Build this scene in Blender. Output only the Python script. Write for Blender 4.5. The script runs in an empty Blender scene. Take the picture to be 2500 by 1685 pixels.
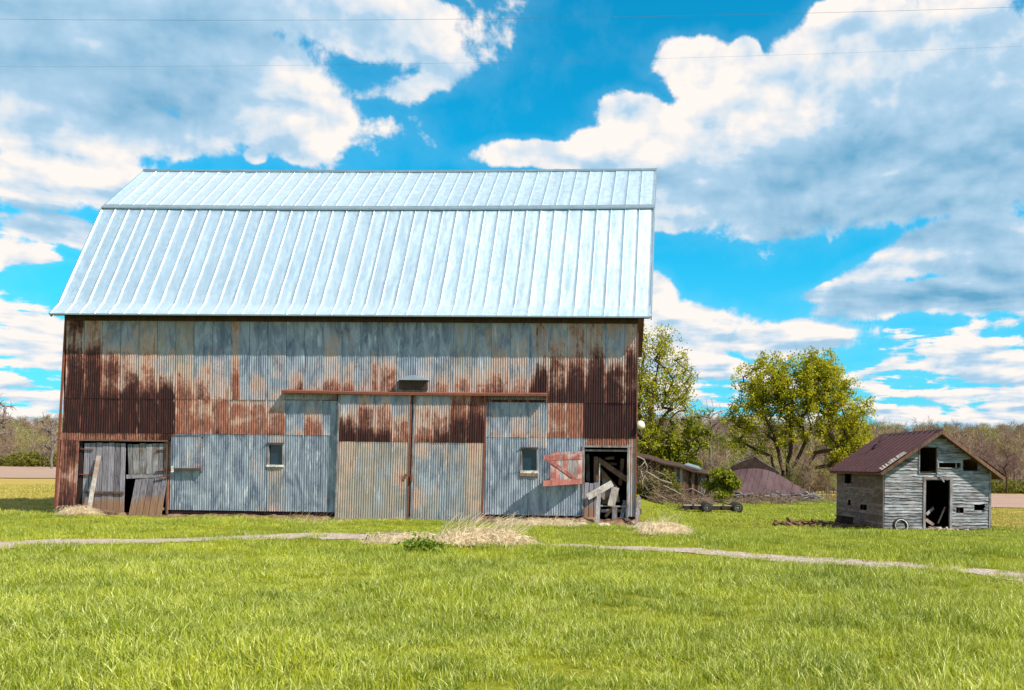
import bpy, math, random
import numpy as np
from math import radians, sin, cos, pi, sqrt, atan2, degrees
from mathutils import Vector, Matrix

# ------------------------------------------------------------------ camera
scene = bpy.context.scene
COL = scene.collection
F, CX, CY, EYE, ROLL = 2150.0, 1560.0, 1136.0, 1.9, 0.0122     # focal length and principal point, in 2500 px widths
cam_d = bpy.data.cameras.new('camera')
cam = bpy.data.objects.new('camera', cam_d)
COL.objects.link(cam)
cam_d.sensor_width = 36.0
cam_d.lens = 36.0*F/2500
cam_d.shift_x = -(CX-1250)/2500
cam_d.shift_y = (CY-842.5)/2500
cam_d.clip_start, cam_d.clip_end = 0.1, 6000
m = Matrix(((cos(ROLL), -sin(ROLL), 0, 0), (0, 0, -1, 0), (sin(ROLL), cos(ROLL), 0, EYE), (0, 0, 0, 1)))
cam.matrix_world = m
scene.camera = cam

def ray(px, py):
    xc = (px-CX)/F; yc = -(py-CY)/F
    return np.array([xc*cos(ROLL)-yc*sin(ROLL), 1.0, xc*sin(ROLL)+yc*cos(ROLL)])
EYEV = np.array([0, 0, EYE])
def P(px, py, Y):
    return EYEV + ray(px, py)*Y
def PG(px, py, z=0.0):
    d = ray(px, py)
    return EYEV + d*((z-EYE)/d[2])

# ------------------------------------------------------------------ light
EXPO = 0.72
SUN_EL, SUN_AZ = radians(48), radians(62)                # azimuth measured from the barn front towards the right
S = Vector((cos(SUN_EL)*sin(SUN_AZ), -cos(SUN_EL)*cos(SUN_AZ), sin(SUN_EL)))
sun_d = bpy.data.lights.new('sun', 'SUN')
sun_d.energy = 4.6
sun_d.angle = radians(0.5)
sun_d.color = (1.0, 0.93, 0.82)
sun = bpy.data.objects.new('sun', sun_d)
sun.rotation_euler = S.to_track_quat('Z', 'Y').to_euler()
sun.location = (20, -20, 40)
COL.objects.link(sun)
vs = scene.view_settings
vs.view_transform = 'Standard'
vs.look = 'None'
vs.exposure = EXPO
vs.gamma = 1.0
vs.use_curve_mapping = False

# ------------------------------------------------------------------ node helpers
class NT:
    def __init__(s, tree):
        s.t = tree; s.n = tree.nodes; s.l = tree.links
    def new(s, typ, **kw):
        nd = s.n.new(typ)
        for k, v in kw.items(): setattr(nd, k, v)
        return nd
    def put(s, sock, v):
        if v is None: return
        if isinstance(v, bpy.types.NodeSocket): s.l.new(v, sock)
        else:
            if sock.type == 'RGBA' and not isinstance(v, (int, float)) and len(v) == 3: v = tuple(v)+(1,)
            sock.default_value = v
    def m(s, op, a, b=None, c=None, clamp=False):
        nd = s.new('ShaderNodeMath', operation=op, use_clamp=clamp)
        for i, v in enumerate((a, b, c)): s.put(nd.inputs[i], v)
        return nd.outputs[0]
    def v(s, op, a, b=None, scale=None):
        nd = s.new('ShaderNodeVectorMath', operation=op)
        s.put(nd.inputs[0], a); s.put(nd.inputs[1], b)
        if scale is not None: s.put(nd.inputs['Scale'], scale)
        return nd.outputs['Value'] if op in ('LENGTH', 'DOT_PRODUCT', 'DISTANCE') else nd.outputs[0]
    def noise(s, vec, scale, detail=4, rough=0.55, dist=0.0, lac=2.0):
        nd = s.new('ShaderNodeTexNoise')
        s.put(nd.inputs['Vector'], vec); s.put(nd.inputs['Scale'], scale)
        nd.inputs['Detail'].default_value = detail; nd.inputs['Roughness'].default_value = rough
        nd.inputs['Distortion'].default_value = dist; nd.inputs['Lacunarity'].default_value = lac
        return nd.outputs['Fac']
    def mix(s, f, a, b, blend='MIX'):
        nd = s.new('ShaderNodeMix', data_type='RGBA', blend_type=blend)
        s.put(nd.inputs[0], f); s.put(nd.inputs[6], a); s.put(nd.inputs[7], b)
        return nd.outputs[2]
    def sm(s, x, a, b):
        nd = s.new('ShaderNodeMapRange', interpolation_type='SMOOTHSTEP')
        s.put(nd.inputs[0], x); s.put(nd.inputs[1], a); s.put(nd.inputs[2], b)
        return nd.outputs[0]
    def lin(s, x, a, b, c=0.0, d=1.0):
        nd = s.new('ShaderNodeMapRange')
        s.put(nd.inputs[0], x); s.put(nd.inputs[1], a); s.put(nd.inputs[2], b); s.put(nd.inputs[3], c); s.put(nd.inputs[4], d)
        return nd.outputs[0]
    def ramp(s, x, stops, interp='LINEAR'):
        nd = s.new('ShaderNodeValToRGB')
        cr = nd.color_ramp; cr.interpolation = interp
        while len(cr.elements) < len(stops): cr.elements.new(0.5)
        for e, (p, c) in zip(cr.elements, stops):
            e.position = p; e.color = tuple(c)+(1,) if len(c) == 3 else c
        s.put(nd.inputs[0], x)
        return nd.outputs[0]
    def comb(s, x, y, z):
        nd = s.new('ShaderNodeCombineXYZ')
        for i, q in enumerate((x, y, z)): s.put(nd.inputs[i], q)
        return nd.outputs[0]
    def sep(s, v):
        nd = s.new('ShaderNodeSeparateXYZ'); s.put(nd.inputs[0], v)
        return nd.outputs
    def pos(s): return s.new('ShaderNodeNewGeometry').outputs['Position']
    def obj(s): return s.new('ShaderNodeTexCoord').outputs['Object']
    def rnd(s): return s.new('ShaderNodeObjectInfo').outputs['Random']
    def attr(s, name): return s.new('ShaderNodeAttribute', attribute_name=name).outputs
    def bump(s, h, strength=0.3, dist=0.02):
        nd = s.new('ShaderNodeBump')
        nd.inputs['Strength'].default_value = strength; nd.inputs['Distance'].default_value = dist
        s.put(nd.inputs['Height'], h)
        return nd.outputs[0]

def material(name, fn):
    mt = bpy.data.materials.new(name)
    mt.use_nodes = True
    mt.node_tree.nodes.clear()
    t = NT(mt.node_tree)
    out = t.new('ShaderNodeOutputMaterial')
    t.l.new(fn(t), out.inputs[0])
    return mt
def pbsdf(t, col, rough=0.8, metal=0.0, normal=None, spec=0.3):
    b = t.new('ShaderNodeBsdfPrincipled')
    t.put(b.inputs['Base Color'], col); t.put(b.inputs['Roughness'], rough); t.put(b.inputs['Metallic'], metal)
    b.inputs['Specular IOR Level'].default_value = spec
    if normal is not None: t.put(b.inputs['Normal'], normal)
    return b.outputs[0]
def leafy(t, col, trans=0.35, rough=0.6, spec=0.25):
    a = pbsdf(t, col, rough, spec=spec)
    tr = t.new('ShaderNodeBsdfTranslucent'); t.put(tr.inputs[0], col)
    mx = t.new('ShaderNodeMixShader'); mx.inputs[0].default_value = trans
    t.l.new(a, mx.inputs[1]); t.l.new(tr.outputs[0], mx.inputs[2])
    return mx.outputs[0]

# ------------------------------------------------------------------ sky
def azel(px, py):
    d = ray(px, py)
    return degrees(atan2(d[0], d[1])), degrees(atan2(d[2], sqrt(d[0]**2+d[1]**2)))
def build_world():
    w = bpy.data.worlds.new('World'); scene.world = w; w.use_nodes = True
    w.node_tree.nodes.clear()
    t = NT(w.node_tree)
    sky = t.new('ShaderNodeTexSky')
    sky.sky_type = 'NISHITA'; sky.sun_disc = False
    sky.sun_elevation = SUN_EL; sky.sun_rotation = radians(118)
    sky.air_density = 1.0; sky.dust_density = 0.4; sky.ozone_density = 1.5
    d = t.new('ShaderNodeTexCoord').outputs['Generated']
    dx, dy, dz = t.sep(d)
    az = t.m('MULTIPLY', t.m('ARCTAN2', dx, dy), 57.29578)
    hor = t.m('SQRT', t.m('ADD', t.m('MULTIPLY', dx, dx), t.m('MULTIPLY', dy, dy)))
    el = t.m('MULTIPLY', t.m('ARCTAN2', dz, hor), 57.29578)
    # wind-blown detail: puffs near by, flattened banks towards the horizon
    pl = t.m('ADD', t.m('MAXIMUM', dz, 0.0), 0.10)
    plan = t.comb(t.m('DIVIDE', dx, pl), t.m('DIVIDE', dy, pl), 0.0)
    def fb(vec, dt=5): return t.m('ADD', t.m('MULTIPLY', t.m('SUBTRACT', t.noise(vec, 6.5, 2, 0.5, 0.2), 0.5), 1.35), t.m('MULTIPLY', t.m('SUBTRACT', t.noise(vec, 17.0, dt, 0.62, 0.15), 0.5), 1.45))
    n_iso = fb(d)
    n_iso_up = fb(t.v('ADD', d, (-0.012, 0.0, 0.024)), 3)
    n_pl = t.noise(plan, 1.75, 5, 0.58, 0.25)
    n_pl_up = t.noise(t.v('MULTIPLY', plan, (0.988, 0.965, 1)), 1.75, 3, 0.58, 0.25)
    wx = t.m('MULTIPLY', t.m('SUBTRACT', t.noise(d, 4.5, 3, 0.5), 0.5), 5.0)
    wy = t.m('MULTIPLY', t.m('SUBTRACT', t.noise(t.v('ADD', d, (3.1, 1.7, 0.4)), 5.0, 3, 0.5), 0.5), 4.0)
    q = t.comb(t.m('ADD', az, wx), t.m('ADD', el, wy), 0.0)
    def blob(px, py, rx, ry, rot=0.0, wgt=1.0):
        a, e = azel(px, py)
        a2, _ = azel(px+rx*0.5, py); a1, _ = azel(px-rx*0.5, py)
        _, e2 = azel(px, py-ry*0.5); _, e1 = azel(px, py+ry*0.5)
        ra, re = abs(a2-a1), abs(e2-e1)
        v = t.v('SUBTRACT', q, (a, e, 0))
        if rot:
            nd = t.new('ShaderNodeVectorRotate', rotation_type='Z_AXIS')
            t.l.new(v, nd.inputs['Vector']); nd.inputs['Angle'].default_value = -radians(rot)
            v = nd.outputs[0]
        v = t.v('MULTIPLY', v, (1/ra, 1/re, 0))
        r_ = t.m('SUBTRACT', 1.0, t.v('LENGTH', v))
        return r_ if wgt == 1.0 else t.m('MULTIPLY', r_, wgt)
    def union(bl):
        acc = bl[0]
        for b in bl[1:]:
            acc = t.m('SMOOTH_MAX', acc, b, 0.15)
        return acc
    clouds = [blob(60, 60, 640, 300), blob(420, 150, 480, 230, -6), blob(820, 20, 330, 110), blob(560, 270, 320, 130, 6), blob(730, 250, 170, 120), blob(0, -200, 1300, 230),
              blob(960, 40, 170, 70), blob(1040, 15, 90, 60), blob(60, 310, 170, 110), blob(230, 455, 110, 60, -8), blob(60, 440, 150, 90), blob(130, 570, 180, 45),
              blob(700, 355, 80, 45), blob(600, 385, 40, 30), blob(330, 330, 260, 60),
              blob(1900, 400, 420, 150, 6), blob(1800, 310, 260, 120, 25), blob(1960, 200, 270, 120, 38), blob(2080, 70, 110, 90), blob(1690, 165, 100, 62), blob(1835, 135, 42, 40), blob(2200, 110, 150, 100), blob(2420, 220, 420, 280),
              blob(2200, 410, 640, 112), blob(1560, 290, 110, 60), blob(1620, 500, 160, 50), blob(1520, 380, 130, 60),
              blob(1330, 402, 190, 36), blob(2180, 660, 230, 60, 24), blob(2320, 610, 150, 80, 15), blob(2460, 590, 130, 90), blob(2330, 735, 380, 50), blob(2080, 710, 170, 32),
              blob(1680, 810, 200, 75), blob(1900, 830, 190, 60), blob(1600, 730, 60, 90),
              blob(1760, 905, 80, 38), blob(2200, 1005, 110, 26),
              blob(1070, 150, 60, 55, 0, .5), blob(1010, 195, 110, 40, 25, .45), blob(900, 215, 110, 40, 20, .34), blob(930, 315, 70, 50, 0, .24), blob(2120, 240, 220, 120)]
    D = union(clouds)
    # open generic cloud field: low banks in view, and the rest of the sky behind and beside the view
    gen = t.m('MULTIPLY', t.m('SUBTRACT', n_pl, 0.50), 3.6)
    low = t.m('SUBTRACT', 1.0, t.sm(t.m('ADD', el, t.m('MULTIPLY', wy, 0.5)), 6.0, 11.5))
    lft = t.m('MULTIPLY', t.m('SUBTRACT', 1.0, t.sm(az, -34.5, -30.5)), t.m('SUBTRACT', 1.0, t.sm(el, 12.0, 17.0)))
    outa = t.m('MAXIMUM', t.sm(az, 23.0, 30.0), t.m('SUBTRACT', 1.0, t.sm(az, -46.0, -37.0)))
    outm = t.m('MULTIPLY', t.m('MAXIMUM', outa, t.sm(el, 28.0, 34.0)), 0.86)
    gm = t.m('MAXIMUM', t.m('MAXIMUM', low, lft), outm)
    gen = t.m('ADD', t.m('SUBTRACT', gen, 1.2), t.m('MULTIPLY', gm, 1.32))
    D = t.m('MAXIMUM', D, gen)
    D2 = t.m('ADD', t.m('ADD', D, n_iso), 0.10)
    mask = t.sm(D2, -0.02, 0.22)
    # light on the clouds: edges and sun-side tops white, thick bases blue grey
    rel = t.m('ADD', t.m('MULTIPLY', t.m('SUBTRACT', n_iso, n_iso_up), 0.9), t.m('MULTIPLY', t.m('SUBTRACT', n_pl, n_pl_up), 3.0))
    base = union([blob(80, 150, 620, 170, 3, .8), blob(420, 30, 700, 110, 0, .7), blob(300, 250, 330, 80, 0, .7), blob(2180, 480, 700, 130, -1), blob(2050, 400, 420, 90, 8), blob(2430, 400, 330, 130, 6),
                  blob(2330, 735, 380, 62), blob(2440, 680, 200, 60), blob(2300, 250, 300, 110, 20, .5), blob(60, 530, 170, 35, 0, .5)])
    soft = t.noise(d, 8.0, 3, 0.5, 0.2)
    sh = t.m('ADD', t.lin(base, -0.45, 0.85, 0.0, 0.92), t.m('MULTIPLY', t.m('SUBTRACT', soft, 0.5), 0.35))
    thick = t.m('MULTIPLY', t.sm(D2, 0.30, 1.3), 0.22)
    farlow = t.m('MULTIPLY', t.m('SUBTRACT', 1.0, t.sm(el, 3.0, 13.0)), 0.14)
    shade = t.m('SUBTRACT', t.m('ADD', t.m('ADD', t.m('ADD', sh, thick), 0.06), farlow), rel)
    k = 1.0/(0.1*2**EXPO)
    c = lambda r, g, b: (r*k, g*k, b*k)
    mid = t.mix(t.lin(shade, 0.0, 0.5), c(1.02, 0.95, 0.90), c(0.50, 0.70, 0.88))
    ccol = t.mix(t.lin(shade, 0.38, 1.45), mid, c(0.135, 0.40, 0.62))
    blue = t.mix(1.0, sky.outputs[0], (0.025, 1.0, 1.16, 1), 'MULTIPLY')
    pale = t.m('MULTIPLY', t.m('SUBTRACT', 1.0, t.sm(el, 0.0, 17.0)), 0.62)
    blue = t.mix(pale, blue, c(0.20, 0.58, 0.84))
    blue = t.mix(t.m('MULTIPLY', t.sm(D2, -0.5, 0.1), 0.10), blue, c(0.5, 0.8, 0.95))
    col = t.mix(mask, blue, ccol)
    bg = t.new('ShaderNodeBackground'); bg.inputs[1].default_value = 0.1
    t.l.new(col, bg.inputs[0])
    out = t.new('ShaderNodeOutputWorld'); t.l.new(bg.outputs[0], out.inputs[0])
    w.cycles.sampling_method = 'MANUAL'; w.cycles.sample_map_resolution = 512
build_world()

# ------------------------------------------------------------------ mesh helpers
class MB:
    def __init__(s): s.v = []; s.f = []; s.c = []
    def add(s, vs_, fs):
        o = len(s.v); s.v.extend([tuple(map(float, p)) for p in vs_]); s.f.extend([tuple(i+o for i in f) for f in fs]); return s
    def box(s, x0, x1, y0, y1, z0, z1):
        return s.add([(x0,y0,z0),(x1,y0,z0),(x1,y1,z0),(x0,y1,z0),(x0,y0,z1),(x1,y0,z1),(x1,y1,z1),(x0,y1,z1)],
                     [(0,3,2,1),(4,5,6,7),(0,1,5,4),(1,2,6,5),(2,3,7,6),(3,0,4,7)])
    def hexa(s, p):       # 8 corners: bottom loop, top loop
        return s.add(p, [(0,3,2,1),(4,5,6,7),(0,1,5,4),(1,2,6,5),(2,3,7,6),(3,0,4,7)])
    def beam(s, a, b, w, h, up=(0,0,1)):
        a = Vector(a); b = Vector(b); d = (b-a).normalized(); up = Vector(up)
        sd = d.cross(up)
        if sd.length < 1e-4: sd = d.cross(Vector((0,1,0)))
        sd.normalize(); u = sd.cross(d).normalized(); sd *= w/2; u *= h/2
        return s.hexa([a-sd-u, a+sd-u, b+sd-u, b-sd-u, a-sd+u, a+sd+u, b+sd+u, b-sd+u])
    def tube(s, pts, rad, n=6, cap=True):
        pts = [Vector(p) for p in pts]; rings = []
        if not hasattr(rad, '__len__'): rad = [rad]*len(pts)
        vs_, fs = [], []
        d0 = (pts[1]-pts[0]).normalized()
        ref = Vector((0,0,1)) if abs(d0.z) < 0.9 else Vector((1,0,0))
        for i, p in enumerate(pts):
            d = (pts[min(i+1, len(pts)-1)]-pts[max(i-1, 0)]).normalized()
            a = d.cross(ref).normalized(); b = d.cross(a)
            for k in range(n):
                th = 2*pi*k/n
                vs_.append(p+(a*cos(th)+b*sin(th))*rad[i])
        for i in range(len(pts)-1):
            for k in range(n):
                fs.append((i*n+k, i*n+(k+1) % n, (i+1)*n+(k+1) % n, (i+1)*n+k))
        if cap:
            fs.append(tuple(range(n-1, -1, -1))); fs.append(tuple((len(pts)-1)*n+k for k in range(n)))
        return s.add(vs_, fs)
    def lathe(s, prof, c, axis='y', n=20):
        c = Vector(c); vs_, fs = [], []
        for (r, h) in prof:
            for k in range(n):
                th = 2*pi*k/n
                if axis == 'y': vs_.append(c+Vector((r*cos(th), h, r*sin(th))))
                elif axis == 'x': vs_.append(c+Vector((h, r*cos(th), r*sin(th))))
                else: vs_.append(c+Vector((r*cos(th), r*sin(th), h)))
        for i in range(len(prof)-1):
            for k in range(n): fs.append((i*n+k, i*n+(k+1) % n, (i+1)*n+(k+1) % n, (i+1)*n+k))
        return s.add(vs_, fs)
    def mesh(s, name, mat, smooth=False):
        me = bpy.data.meshes.new(name); me.from_pydata(s.v, [], s.f)
        if mat: me.materials.append(mat)
        if smooth: me.polygons.foreach_set('use_smooth', [True]*len(me.polygons))
        return me
    def build(s, name, mat, parent=None, smooth=False, loc=None):
        return obj(name, s.mesh(name, mat, smooth), parent, loc)
def obj(name, me, parent=None, loc=None):
    o = bpy.data.objects.new(name, me); COL.objects.link(o)
    if parent: o.parent = parent
    if loc is not None: o.location = loc
    return o
def npmesh(name, V, Fq, mat, smooth=False):
    me = bpy.data.meshes.new(name)
    V = np.asarray(V, np.float32); Fq = np.asarray(Fq, np.int32); n = Fq.shape[1]
    me.vertices.add(len(V)); me.vertices.foreach_set('co', V.ravel())
    me.loops.add(Fq.size); me.loops.foreach_set('vertex_index', Fq.ravel())
    me.polygons.add(len(Fq)); me.polygons.foreach_set('loop_start', np.arange(len(Fq), dtype=np.int32)*n)
    me.polygons.foreach_set('use_smooth', np.full(len(Fq), smooth))
    me.update(calc_edges=True)
    if mat: me.materials.append(mat)
    return me
def tag(o, label=None, cat=None, group=None, kind=None):
    for k, v in (('label', label), ('category', cat), ('group', group), ('kind', kind)):
        if v: o[k] = v
    return o
def empty(name, loc=(0,0,0), rz=0.0, **kw):
    o = bpy.data.objects.new(name, None); COL.objects.link(o)
    o.location = loc; o.rotation_euler = (0,0,rz); o.empty_display_size = 0.3
    return tag(o, **kw)

class Frame:     # an upright local frame: x along a face, y into the building, z up
    def __init__(s, origin, rz):
        s.o = np.array(origin, float); s.rz = rz
        s.e = np.array([cos(rz), sin(rz), 0]); s.n = np.array([-sin(rz), cos(rz), 0])
    def front(s, px, py, off=0.0):
        d = ray(px, py); t_ = ((s.o+s.n*off-EYEV)@s.n)/(d@s.n); q = EYEV+d*t_-s.o
        return q@s.e, q[2]
    def side(s, px, py, xoff=0.0):
        d = ray(px, py); t_ = ((s.o+s.e*xoff-EYEV)@s.e)/(d@s.e); q = EYEV+d*t_-s.o
        return q@s.n, q[2]
    def loc(s, w): q = np.array(w)-s.o; return np.array([q@s.e, q@s.n, q[2]])

# ------------------------------------------------------------------ materials
def weathered(name, lo, hi, grain='z', stain=None, rough=0.85, scale=1.0):
    def fn(t):
        p = t.obj(); r = t.rnd()
        st = {'z': (22, 22, 1.2), 'x': (1.2, 22, 22), 'n': (9, 9, 9)}[grain]
        off = t.v('ADD', p, t.comb(t.m('MULTIPLY', r, 37.0), t.m('MULTIPLY', r, 11.0), 0.0))
        v = t.v('MULTIPLY', off, tuple(q*scale for q in st))
        g = t.noise(v, 1.6, 5, 0.65, 0.6)
        g2 = t.noise(off, 2.3, 4, 0.6)
        f = t.m('ADD', t.m('ADD', t.m('MULTIPLY', t.sm(g, 0.3, 0.72), 0.62), t.m('MULTIPLY', t.sm(g2, 0.35, 0.7), 0.3)), t.m('MULTIPLY', t.m('SUBTRACT', r, 0.5), 0.4), clamp=True)
        col = t.mix(f, lo, hi)
        if stain:
            sf = t.m('MULTIPLY', t.sm(t.noise(off, 1.3, 5, 0.65), 0.48, 0.66), 0.75)
            col = t.mix(sf, col, stain)
        crack = t.sm(t.noise(t.v('MULTIPLY', v, (1.0, 1.0, 0.6)), 2.6, 3, 0.5), 0.30, 0.37)
        col = t.mix(crack, tuple(q*0.25 for q in lo), col)
        return pbsdf(t, col, rough, normal=t.bump(g, 0.5, 0.012), spec=0.15)
    return material(name, fn)
M = {}
M['gray_wood'] = weathered('gray_wood', (0.10,0.09,0.095), (0.46,0.43,0.44), 'z', (0.16,0.085,0.05))
M['pale_wood'] = weathered('pale_wood', (0.20,0.17,0.15), (0.60,0.55,0.50), 'z', (0.28,0.16,0.10))
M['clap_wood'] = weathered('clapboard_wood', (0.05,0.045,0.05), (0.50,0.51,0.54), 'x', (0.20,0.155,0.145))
M['clap_side'] = weathered('clapboard_side_wood', (0.09,0.07,0.065), (0.34,0.28,0.26), 'x', (0.13,0.07,0.05))  # darker clapboard copy: the side wall's shade is put into its colour
M['red_wood'] = weathered('red_painted_wood', (0.19,0.045,0.035), (0.42,0.17,0.14), 'z', (0.46,0.38,0.37))
M['dark_wood'] = weathered('dark_wood', (0.025,0.015,0.012), (0.11,0.065,0.05), 'z')
M['brown_wood'] = weathered('brown_wood', (0.07,0.03,0.02), (0.26,0.15,0.10), 'z')
M['mud_wood'] = weathered('mud_stained_wood', (0.15,0.08,0.045), (0.40,0.24,0.14), 'z', (0.40,0.36,0.35))
def _doorwood(t):
    p = t.obj(); r = t.rnd(); off = t.v('ADD', p, t.comb(t.m('MULTIPLY', r, 37.0), 0.0, 0.0))
    g = t.noise(t.v('MULTIPLY', off, (22, 22, 1.2)), 1.6, 6, .68, .6); g2 = t.noise(off, 2.0, 5, .6)
    col = t.mix(t.m('ADD', t.m('MULTIPLY', t.sm(g, .3, .7), .75), t.m('MULTIPLY', t.m('SUBTRACT', r, .35), .55), clamp=True), (0.07,0.055,0.065), (0.38,0.35,0.40))
    z = t.sep(p)[2]
    mud = t.m('SUBTRACT', 1.0, t.sm(t.m('ADD', z, t.m('MULTIPLY', t.m('SUBTRACT', g2, .5), .9)), .35, .8))
    col = t.mix(t.m('MULTIPLY', mud, .85), col, t.mix(g, (0.16,0.07,0.035), (0.42,0.24,0.13)))
    return pbsdf(t, col, .85, normal=t.bump(g, .6, .012), spec=.15)
M['door_wood'] = material('mud_splashed_door_wood', _doorwood)
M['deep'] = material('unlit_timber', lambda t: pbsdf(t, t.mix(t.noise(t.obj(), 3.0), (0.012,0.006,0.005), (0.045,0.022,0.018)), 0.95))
M['white_paint'] = material('white_painted_wood', lambda t: pbsdf(t, t.mix(t.sm(t.noise(t.obj(), 9.0, 4), .35, .6), (0.38,0.33,0.28), (0.78,0.76,0.7)), 0.6))
M['rust_iron'] = material('rusty_iron', lambda t: pbsdf(t, t.mix(t.noise(t.obj(), 12.0, 5), (0.10,0.025,0.015), (0.28,0.10,0.06)), 0.85))
M['black_rubber'] = material('black_rubber', lambda t: pbsdf(t, t.mix(t.noise(t.obj(), 20.0), (0.012,0.012,0.012), (0.05,0.045,0.04)), 0.85))
M['stone'] = material('pale_stone', lambda t: pbsdf(t, t.mix(t.noise(t.obj(), 9.0, 5), (0.30,0.22,0.17), (0.62,0.52,0.44)), 0.9, normal=t.bump(t.noise(t.obj(), 14.0, 5), 0.6, 0.03)))
M['white_metal'] = material('white_enamel', lambda t: pbsdf(t, t.mix(t.sm(t.noise(t.obj(), 14.0), .45, .7), (0.75,0.68,0.6), (0.4,0.28,0.2)), 0.4))
def _glass(t):
    n = t.noise(t.obj(), 3.0, 3)
    return pbsdf(t, t.mix(n, (0.004,0.018,0.03), (0.02,0.05,0.07)), 0.12, normal=t.bump(n, 0.25, 0.02), spec=0.5)
M['glass'] = material('dusty_window_glass', _glass)
def _roofmetal(t):
    p = t.obj(); r = t.rnd()
    n = t.noise(t.v('ADD', t.v('MULTIPLY', p, (1.6, 0.5, 0.5)), t.comb(t.m('MULTIPLY', r, 9.0), 0.0, 0.0)), 1.2, 3, 0.5)
    n2 = t.noise(p, 30.0, 3, 0.6)
    spang = t.noise(p, 5.0, 4, 0.6)
    col = t.mix(spang, (0.74,0.88,0.94), (0.82,0.93,0.97))
    col = t.mix(t.m('MULTIPLY', r, 0.12), col, (0.42,0.45,0.47))
    h = t.m('ADD', t.m('MULTIPLY', n, 1.0), t.m('MULTIPLY', n2, 0.01))
    return pbsdf(t, col, t.lin(spang, .3, .7, .42, .52), 0.88, normal=t.bump(h, 0.38, 0.14), spec=0.5)
M['roof_metal'] = material('galvanized_roofing', _roofmetal)
M['roof_trim'] = material('galvanized_trim', lambda t: pbsdf(t, t.mix(t.noise(t.obj(), 4.0), (0.22,0.29,0.33), (0.42,0.50,0.54)), 0.45, 0.7))
def _brownroof(t):
    p = t.obj(); n = t.noise(p, 2.0, 5, 0.6); n2 = t.noise(t.v('MULTIPLY', p, (6, 1, 1)), 3.0, 4)
    col = t.mix(n, (0.045,0.013,0.016), (0.10,0.038,0.040)); col = t.mix(t.m('MULTIPLY', t.sm(n2, .55, .75), .4), col, (0.15,0.065,0.055))
    return pbsdf(t, col, 0.6, 0.0, normal=t.bump(n2, .2, .02), spec=.3)
M['brown_roof'] = material('rust_brown_roofing', _brownroof)

M['old_roof'] = material('weathered_brown_roofing', lambda t: pbsdf(t, t.mix(t.sm(t.noise(t.v('MULTIPLY', t.obj(), (1.2, .4, .4)), 1.0, 6, .65), .3, .7), (0.045,0.022,0.026), (0.095,0.052,0.055)), .75, normal=t.bump(t.noise(t.obj(), 6.0, 4, .6), .15, .03)))
# corrugated sheets: attribute "wear" = (rust, darkness, tan tint)
def _corr(t):
    p = t.obj(); w = t.attr('wear')['Vector']; rust, dark, tan = t.sep(w); r = t.rnd()
    off = t.v('ADD', p, t.comb(t.m('MULTIPLY', r, 19.0), 0.0, t.m('MULTIPLY', r, 31.0)))
    streak = t.noise(t.v('MULTIPLY', off, (9.0, 1.0, 0.55)), 1.0, 6, 0.68, 0.4)
    blot = t.noise(off, 1.9, 7, 0.66, 0.5)
    fineb = t.noise(t.v('MULTIPLY', off, (1, 1, 0.5)), 16.0, 4, 0.7)
    nn = t.m('ADD', t.m('ADD', t.m('MULTIPLY', streak, 0.30), t.m('MULTIPLY', blot, 0.52)), t.m('MULTIPLY', fineb, 0.18))
    # metal base
    dirt = t.noise(t.v('MULTIPLY', off, (2.2, 1.0, 0.7)), 1.3, 7, 0.68, 0.8)
    metal = t.mix(t.sm(dirt, 0.30, 0.68), (0.105,0.135,0.195), (0.37,0.41,0.47))
    white = t.noise(t.v('MULTIPLY', off, (2.2, 1.0, 0.5)), 2.1, 5, 0.65)
    metal = t.mix(t.m('MULTIPLY', t.sm(white, 0.56, 0.74), 0.85), metal, (0.66,0.68,0.70))
    tn = t.m('ADD', t.m('MULTIPLY', streak, 0.55), t.m('MULTIPLY', t.noise(off, 1.5, 6, .68, .6), .45))
    metal = t.mix(t.m('MULTIPLY', t.sm(t.m('SUBTRACT', tn, t.lin(tan, 0.0, 1.0, 0.70, 0.36)), -0.06, 0.12), 0.72), metal, (0.37,0.285,0.20))
    metal = t.mix(t.m('MULTIPLY', t.sm(fineb, 0.58, 0.72), 0.45), metal, (0.26,0.12,0.07))
    # rust layers
    thr = t.m('SUBTRACT', 1.0, rust)
    e = t.m('SUBTRACT', nn, t.lin(thr, 0.0, 1.0, 0.24, 0.78))
    halo = t.sm(e, -0.18, 0.04); core = t.sm(e, -0.05, 0.13)
    rustc = t.mix(t.sm(t.noise(t.v('MULTIPLY', off, (5.0, 1.0, 1.0)), 3.0, 6, .7), .3, .7), (0.145,0.034,0.022), (0.38,0.155,0.10))
    col = t.mix(t.m('MULTIPLY', halo, 0.80), metal, (0.60,0.38,0.28))
    col = t.mix(t.m('MULTIPLY', core, 0.93), col, rustc)
    st2 = t.noise(t.v('MULTIPLY', off, (16.0, 1, 0.6)), 1.0, 6, .75)
    de = t.m('SUBTRACT', t.m('ADD', t.m('MULTIPLY', nn, 0.55), t.m('MULTIPLY', st2, 0.45)), t.lin(t.m('SUBTRACT', 1.0, dark), 0.0, 1.0, 0.34, 0.76))
    dm = t.sm(de, -0.09, 0.07)
    dcol = t.mix(t.sm(st2, 0.50, 0.72), (0.022,0.006,0.007), (0.13,0.035,0.025))
    col = t.mix(t.m('MULTIPLY', dm, 0.96), col, dcol)
    rf = t.m('MAXIMUM', halo, dm)
    return pbsdf(t, col, t.lin(rf, 0, 1, 0.5, 0.85), t.lin(rf, 0, 1, 0.15, 0.0), normal=t.bump(fineb, 0.2, 0.01), spec=0.3)
M['corrugated'] = material('corrugated_iron', _corr)

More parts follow.
